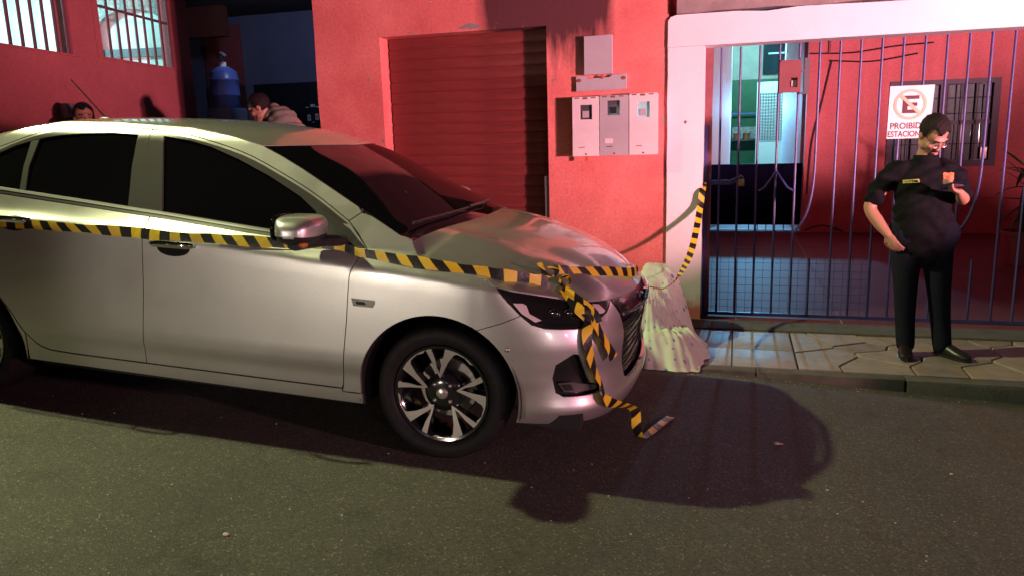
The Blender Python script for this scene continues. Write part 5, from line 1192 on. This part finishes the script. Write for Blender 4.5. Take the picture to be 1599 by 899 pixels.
    for v in ho.data.vertices:
        q = v.co; f_ = math.sin(q.x*310+q.z*170)*math.sin(q.y*290+q.x*90)*math.sin(q.z*260); v.co += (q-Vector(hc)).normalized()*.0045*f_
    for s_ in (-1, 1):
        MB().tube([T((s_*.014, -.096, .028)), T((s_*.032, -.094, .034)), T((s_*.052, -.080, .028))], [.003, .0045, .003], 6).build('eyebrow', M['hair'], bo, local=True)
        MB().ell(T((s_*.031, -.0865, .008)), (.012, .007, .0045), rot, 10, 6).build('eye', M['sign_black'], bo, local=True)
    MB().tube([T((-.020, -.1035, -.070)), T((0, -.1070, -.0695)), T((.020, -.1035, -.070))], [.002, .003, .002], 6).build('mouth', M['badge_d'], bo, local=True)
    if P.get('beard'):
        MB().tube([T((-.027, -.098, -.066)), T((-.016, -.106, -.052)), T((0, -.110, -.049)), T((.016, -.106, -.052)), T((.027, -.098, -.066))], [.004, .006, .006, .006, .004], 8).build('moustache', M['hair'], bo, local=True)
        MB().ell(T((0, -.088, -.100)), (.026, .014, .019), rot, 14, 8).build('beard', M['hair'], bo, local=True)
    if P.get('glasses'):
        gl = None
        for s_ in (-1, 1):
            m = MB(); pts = [T((s_*.032+.021*math.cos(a), -.109+.006*abs(math.cos(a)), .004+.014*math.sin(a))) for a in np.linspace(0, 2*math.pi, 18)]
            m.tube(pts, .0016, 6, caps=False); m.tube([T((s_*.053, -.103, .008)), T((s_*.074, -.05, .010)), T((s_*.078, .01, .004))], .0015, 6)
            if s_ == 1: m.tube([T((-.011, -.110, .006)), T((.011, -.110, .006))], .0015, 6)
            m.build('glasses', M['steel'], bo, local=True)
    return bo, T, so
base = (1.295, 5.84, FZ+.004)
off_P = dict(turn=R_(24), nod=R_(50), tilt=R_(-4), head=(.050, -.085, 1.535), neck=(.015, -.005, 1.375), hip=(.0, .0, .86), shirt=M['black_cloth'], trousers=M['navy_cloth'], glasses=True, beard=True,
    torso=[(-.01, .0, .755, .218, .155), (-.01, -.005, .82, .222, .162), (-.012, -.012, .90, .226, .168), (-.010, -.015, 1.00, .228, .168), (-.004, -.008, 1.11, .230, .155), (0, .0, 1.22, .228, .138), (.005, .005, 1.30, .185, .112), (.012, .0, 1.365, .092, .083)],
    arms=[dict(pts=[(-.215, .01, 1.285, .070), (-.325, .02, 1.15, .062), (-.395, .03, 1.045, .054), (-.345, -.02, .945, .052), (-.285, -.075, .865, .036)], sleeve=[(-.17, .005, 1.295, .092), (-.255, .012, 1.25, .092), (-.345, .022, 1.145, .084), (-.365, .025, 1.115, .083)], dir=(.42, -.35, -.75), n=(-.75, -.55, .25), curl=(.25, .4, .3), thumb=-1),
          dict(pts=[(.215, .01, 1.29, .068), (.285, .0, 1.18, .062), (.300, -.04, 1.105, .054), (.245, -.19, 1.125, .046), (.195, -.275, 1.160, .032)], sleeve=[(.17, .005, 1.30, .092), (.245, .01, 1.255, .092), (.292, .0, 1.17, .086), (.300, -.008, 1.135, .084)], dir=(-.72, -.42, .30), n=(.10, .25, -.95), curl=(.30, .45, .35), thumb=1)],
    legs=[[(-.115, .0, .86, .135), (-.130, -.005, .66, .118), (-.135, -.01, .46, .096), (-.132, .01, .25, .082), (-.128, .012, .075, .078)], [(.110, .0, .86, .135), (.120, -.005, .66, .118), (.130, -.01, .46, .096), (.152, .01, .25, .082), (.168, .012, .075, .078)]],
    shoes=[(-.128, .0, 0, R_(-12)), (.172, .0, 0, R_(38))])
def lean(q):        # slim the outfit a little and lean it to the side of the resting hip
    x, y, z = q[:3]; return (x*(.84 if x < 0 else .76)-.060*z, y*.95, z)+tuple(r*(.80 if len(q) == 4 else (.90 if i else .80)) for i, r in enumerate(q[3:]))
off_P['torso'] = [lean(q) for q in off_P['torso']]; off_P['legs'] = [[lean(q) for q in l] for l in off_P['legs']]
for a_ in off_P['arms']: a_['pts'] = [lean(q) for q in a_['pts']]; a_['sleeve'] = [lean(q) for q in a_['sleeve']]
off_P['head'] = (-.055, -.088, 1.535); off_P['neck'] = lean(off_P['neck']); off_P['hip'] = lean(off_P['hip']); off_P['shoes'] = [(x*.86-.004, y, z, a) for x, y, z, a in off_P['shoes']]
officer, OT, shirt = person('man in black polo shirt and dark trousers on the pavement, looking down at a phone', base, R_(2), off_P)
W_ = lambda p: officer.matrix_world @ Vector(p)
# chest badge, name tape, sleeve details follow the shirt surface
def on_shirt(x, z, d=.0):
    hit, loc, nrm, _ = shirt.ray_cast(Vector((x, -1.5, z)), Vector((0, 1, 0)))
    return (loc+nrm*d, nrm) if hit else (Vector((x, -.15, z)), Vector((0, -1, 0)))
def decal(name, poly, x, z, material, parent, d=.0025, rotz=0.0):
    ca, sa = math.cos(rotz), math.sin(rotz); pts = [on_shirt(x+a*ca-b*sa, z+a*sa+b*ca, d)[0] for a, b in poly]; back = [on_shirt(x+a*ca-b*sa, z+a*sa+b*ca, d-.004)[0] for a, b in poly]
    c = on_shirt(x, z, d+.0015)[0]; n = len(pts); m = MB(); m.add([tuple(p) for p in pts+back]+[tuple(c)], [(i, (i+1) % n, 2*n) for i in range(n)]+[(i, n+i, n+(i+1) % n, (i+1) % n) for i in range(n)]); return m.build(name, material, parent, local=True, smooth=False)
bd = [(-.036, .040), (-.020, .046), (0, .040), (.020, .046), (.036, .040), (.038, .0), (.026, -.030), (0, -.048), (-.026, -.030), (-.038, .0)]
bo_ = decal('badge', bd, .055, 1.235, M['badge'], shirt, .004)
decal('badge_emblem', [(a*.45, b*.45) for a, b in bd], .055, 1.235, M['badge_d'], shirt, .0062)
nt_ = decal('name_tape', [(-.045, -.011), (-.02, -.011), (.0, -.011), (.02, -.011), (.045, -.011), (.045, .011), (.02, .011), (0, .011), (-.02, .011), (-.045, .011)], -.172, 1.225, M['tag_yellow'], shirt, .004, R_(5))
for k in range(6): decal('name_letter', [(-.004, -.005), (.004, -.005), (.004, .005), (-.004, .005)], -.204+k*.0125, 1.2222+k*.0011, M['sign_black'], shirt, .0056)
if False: bk = MB(); bk.tube([(-.215, -.10, .828), (-.12, -.172, .826), (0, -.188, .825), (.12, -.172, .826), (.215, -.10, .828)], [(.004, .018)]*5, 8, side=(0, 1, 0)).build('belt', M['leather'], officer, local=True)
ph = MB(); ph.cbox(-.038, .038, -.0045, .0045, -.075, .075, .004); pho = ph.build('phone', M['phone'])
pho.matrix_world = Matrix.Translation(W_((.026, -.322, 1.213))) @ Matrix.Rotation(R_(20), 4, 'Z') @ Matrix.Rotation(R_(58), 4, 'X') @ Matrix.Rotation(R_(62), 4, 'Y'); WM[pho.name] = pho.matrix_world.copy()
tag(pho, 'dark smartphone held in front of the chest by the man in black', 'phone')
sc_ = MB(); sc_.box(-.034, .034, .0047, .0052, -.070, .070); sc_.build('screen', M['black_glass'], pho, local=True, smooth=False)
# two people on the far side of the car: only heads and shoulders rise above the roof
def stand(hd, nod, turn, lean=0.0):
    return dict(turn=turn, nod=nod, head=(hd[0], hd[1], hd[2]), neck=(lean*.9, -.01, 1.36), hip=(0, 0, .84), trousers=M['navy_cloth'],
        torso=[(0, 0, .80, .185, .13), (0, 0, .92, .18, .13), (lean*.3, 0, 1.05, .18, .13), (lean*.6, 0, 1.17, .195, .13), (lean*.8, .01, 1.27, .165, .11), (lean*.9, 0, 1.345, .09, .08)],
        arms=[dict(pts=[(s*.19+lean*.8, .01, 1.27, .06), (s*.235+lean*.6, .02, 1.10, .052), (s*.25+lean*.3, .0, .96, .046), (s*.245, -.04, .80, .034)], sleeve=[(s*.15+lean*.8, .005, 1.28, .080), (s*.20+lean*.7, .01, 1.22, .078), (s*.235+lean*.6, .02, 1.08, .068)], dir=(0, -.2, -1), n=(s, 0, 0), curl=(.2, .3, .25), thumb=s) for s in (-1, 1)],
        legs=[[(s*.10, 0, .84, .115), (s*.11, 0, .64, .10), (s*.11, 0, .45, .085), (s*.11, .01, .24, .07), (s*.11, .01, .07, .068)] for s in (-1, 1)], shoes=[(s*.11, 0, 0, R_(10*s)) for s in (-1, 1)])
Pa = stand((0, -.03, 1.365), R_(8), R_(35)); Pa['shirt'] = M['navy_cloth']
person('dark-haired man behind the car roof against the left red house, only his head showing', (-5.70, 5.80, lp_z(-5.70, 0)+.004), R_(20), Pa)
Pb = stand((-.12, -.05, 1.50), R_(30), R_(-74), -.10); Pb['shirt'] = M['olive_cloth']; Pb['neck'] = (-.03, .0, 1.42)
Pb['torso'] = [(0, 0, .80, .185, .13), (.02, 0, .95, .18, .13), (.06, 0, 1.12, .18, .14), (.08, 0, 1.28, .19, .14), (.055, 0, 1.39, .145, .12), (.0, 0, 1.45, .085, .08)]
for a_ in Pb['arms']: a_['pts'] = [(x+.10, y, z+.06, r) for x, y, z, r in a_['pts']]; a_['sleeve'] = [(x+.10, y, z+.06, r) for x, y, z, r in a_['sleeve']]
person('stooping man in an olive shirt turned left behind the car roof, before the dark shed', (-4.16, 6.45, lp_z(-4.16, 0)+.004), R_(0), Pb)
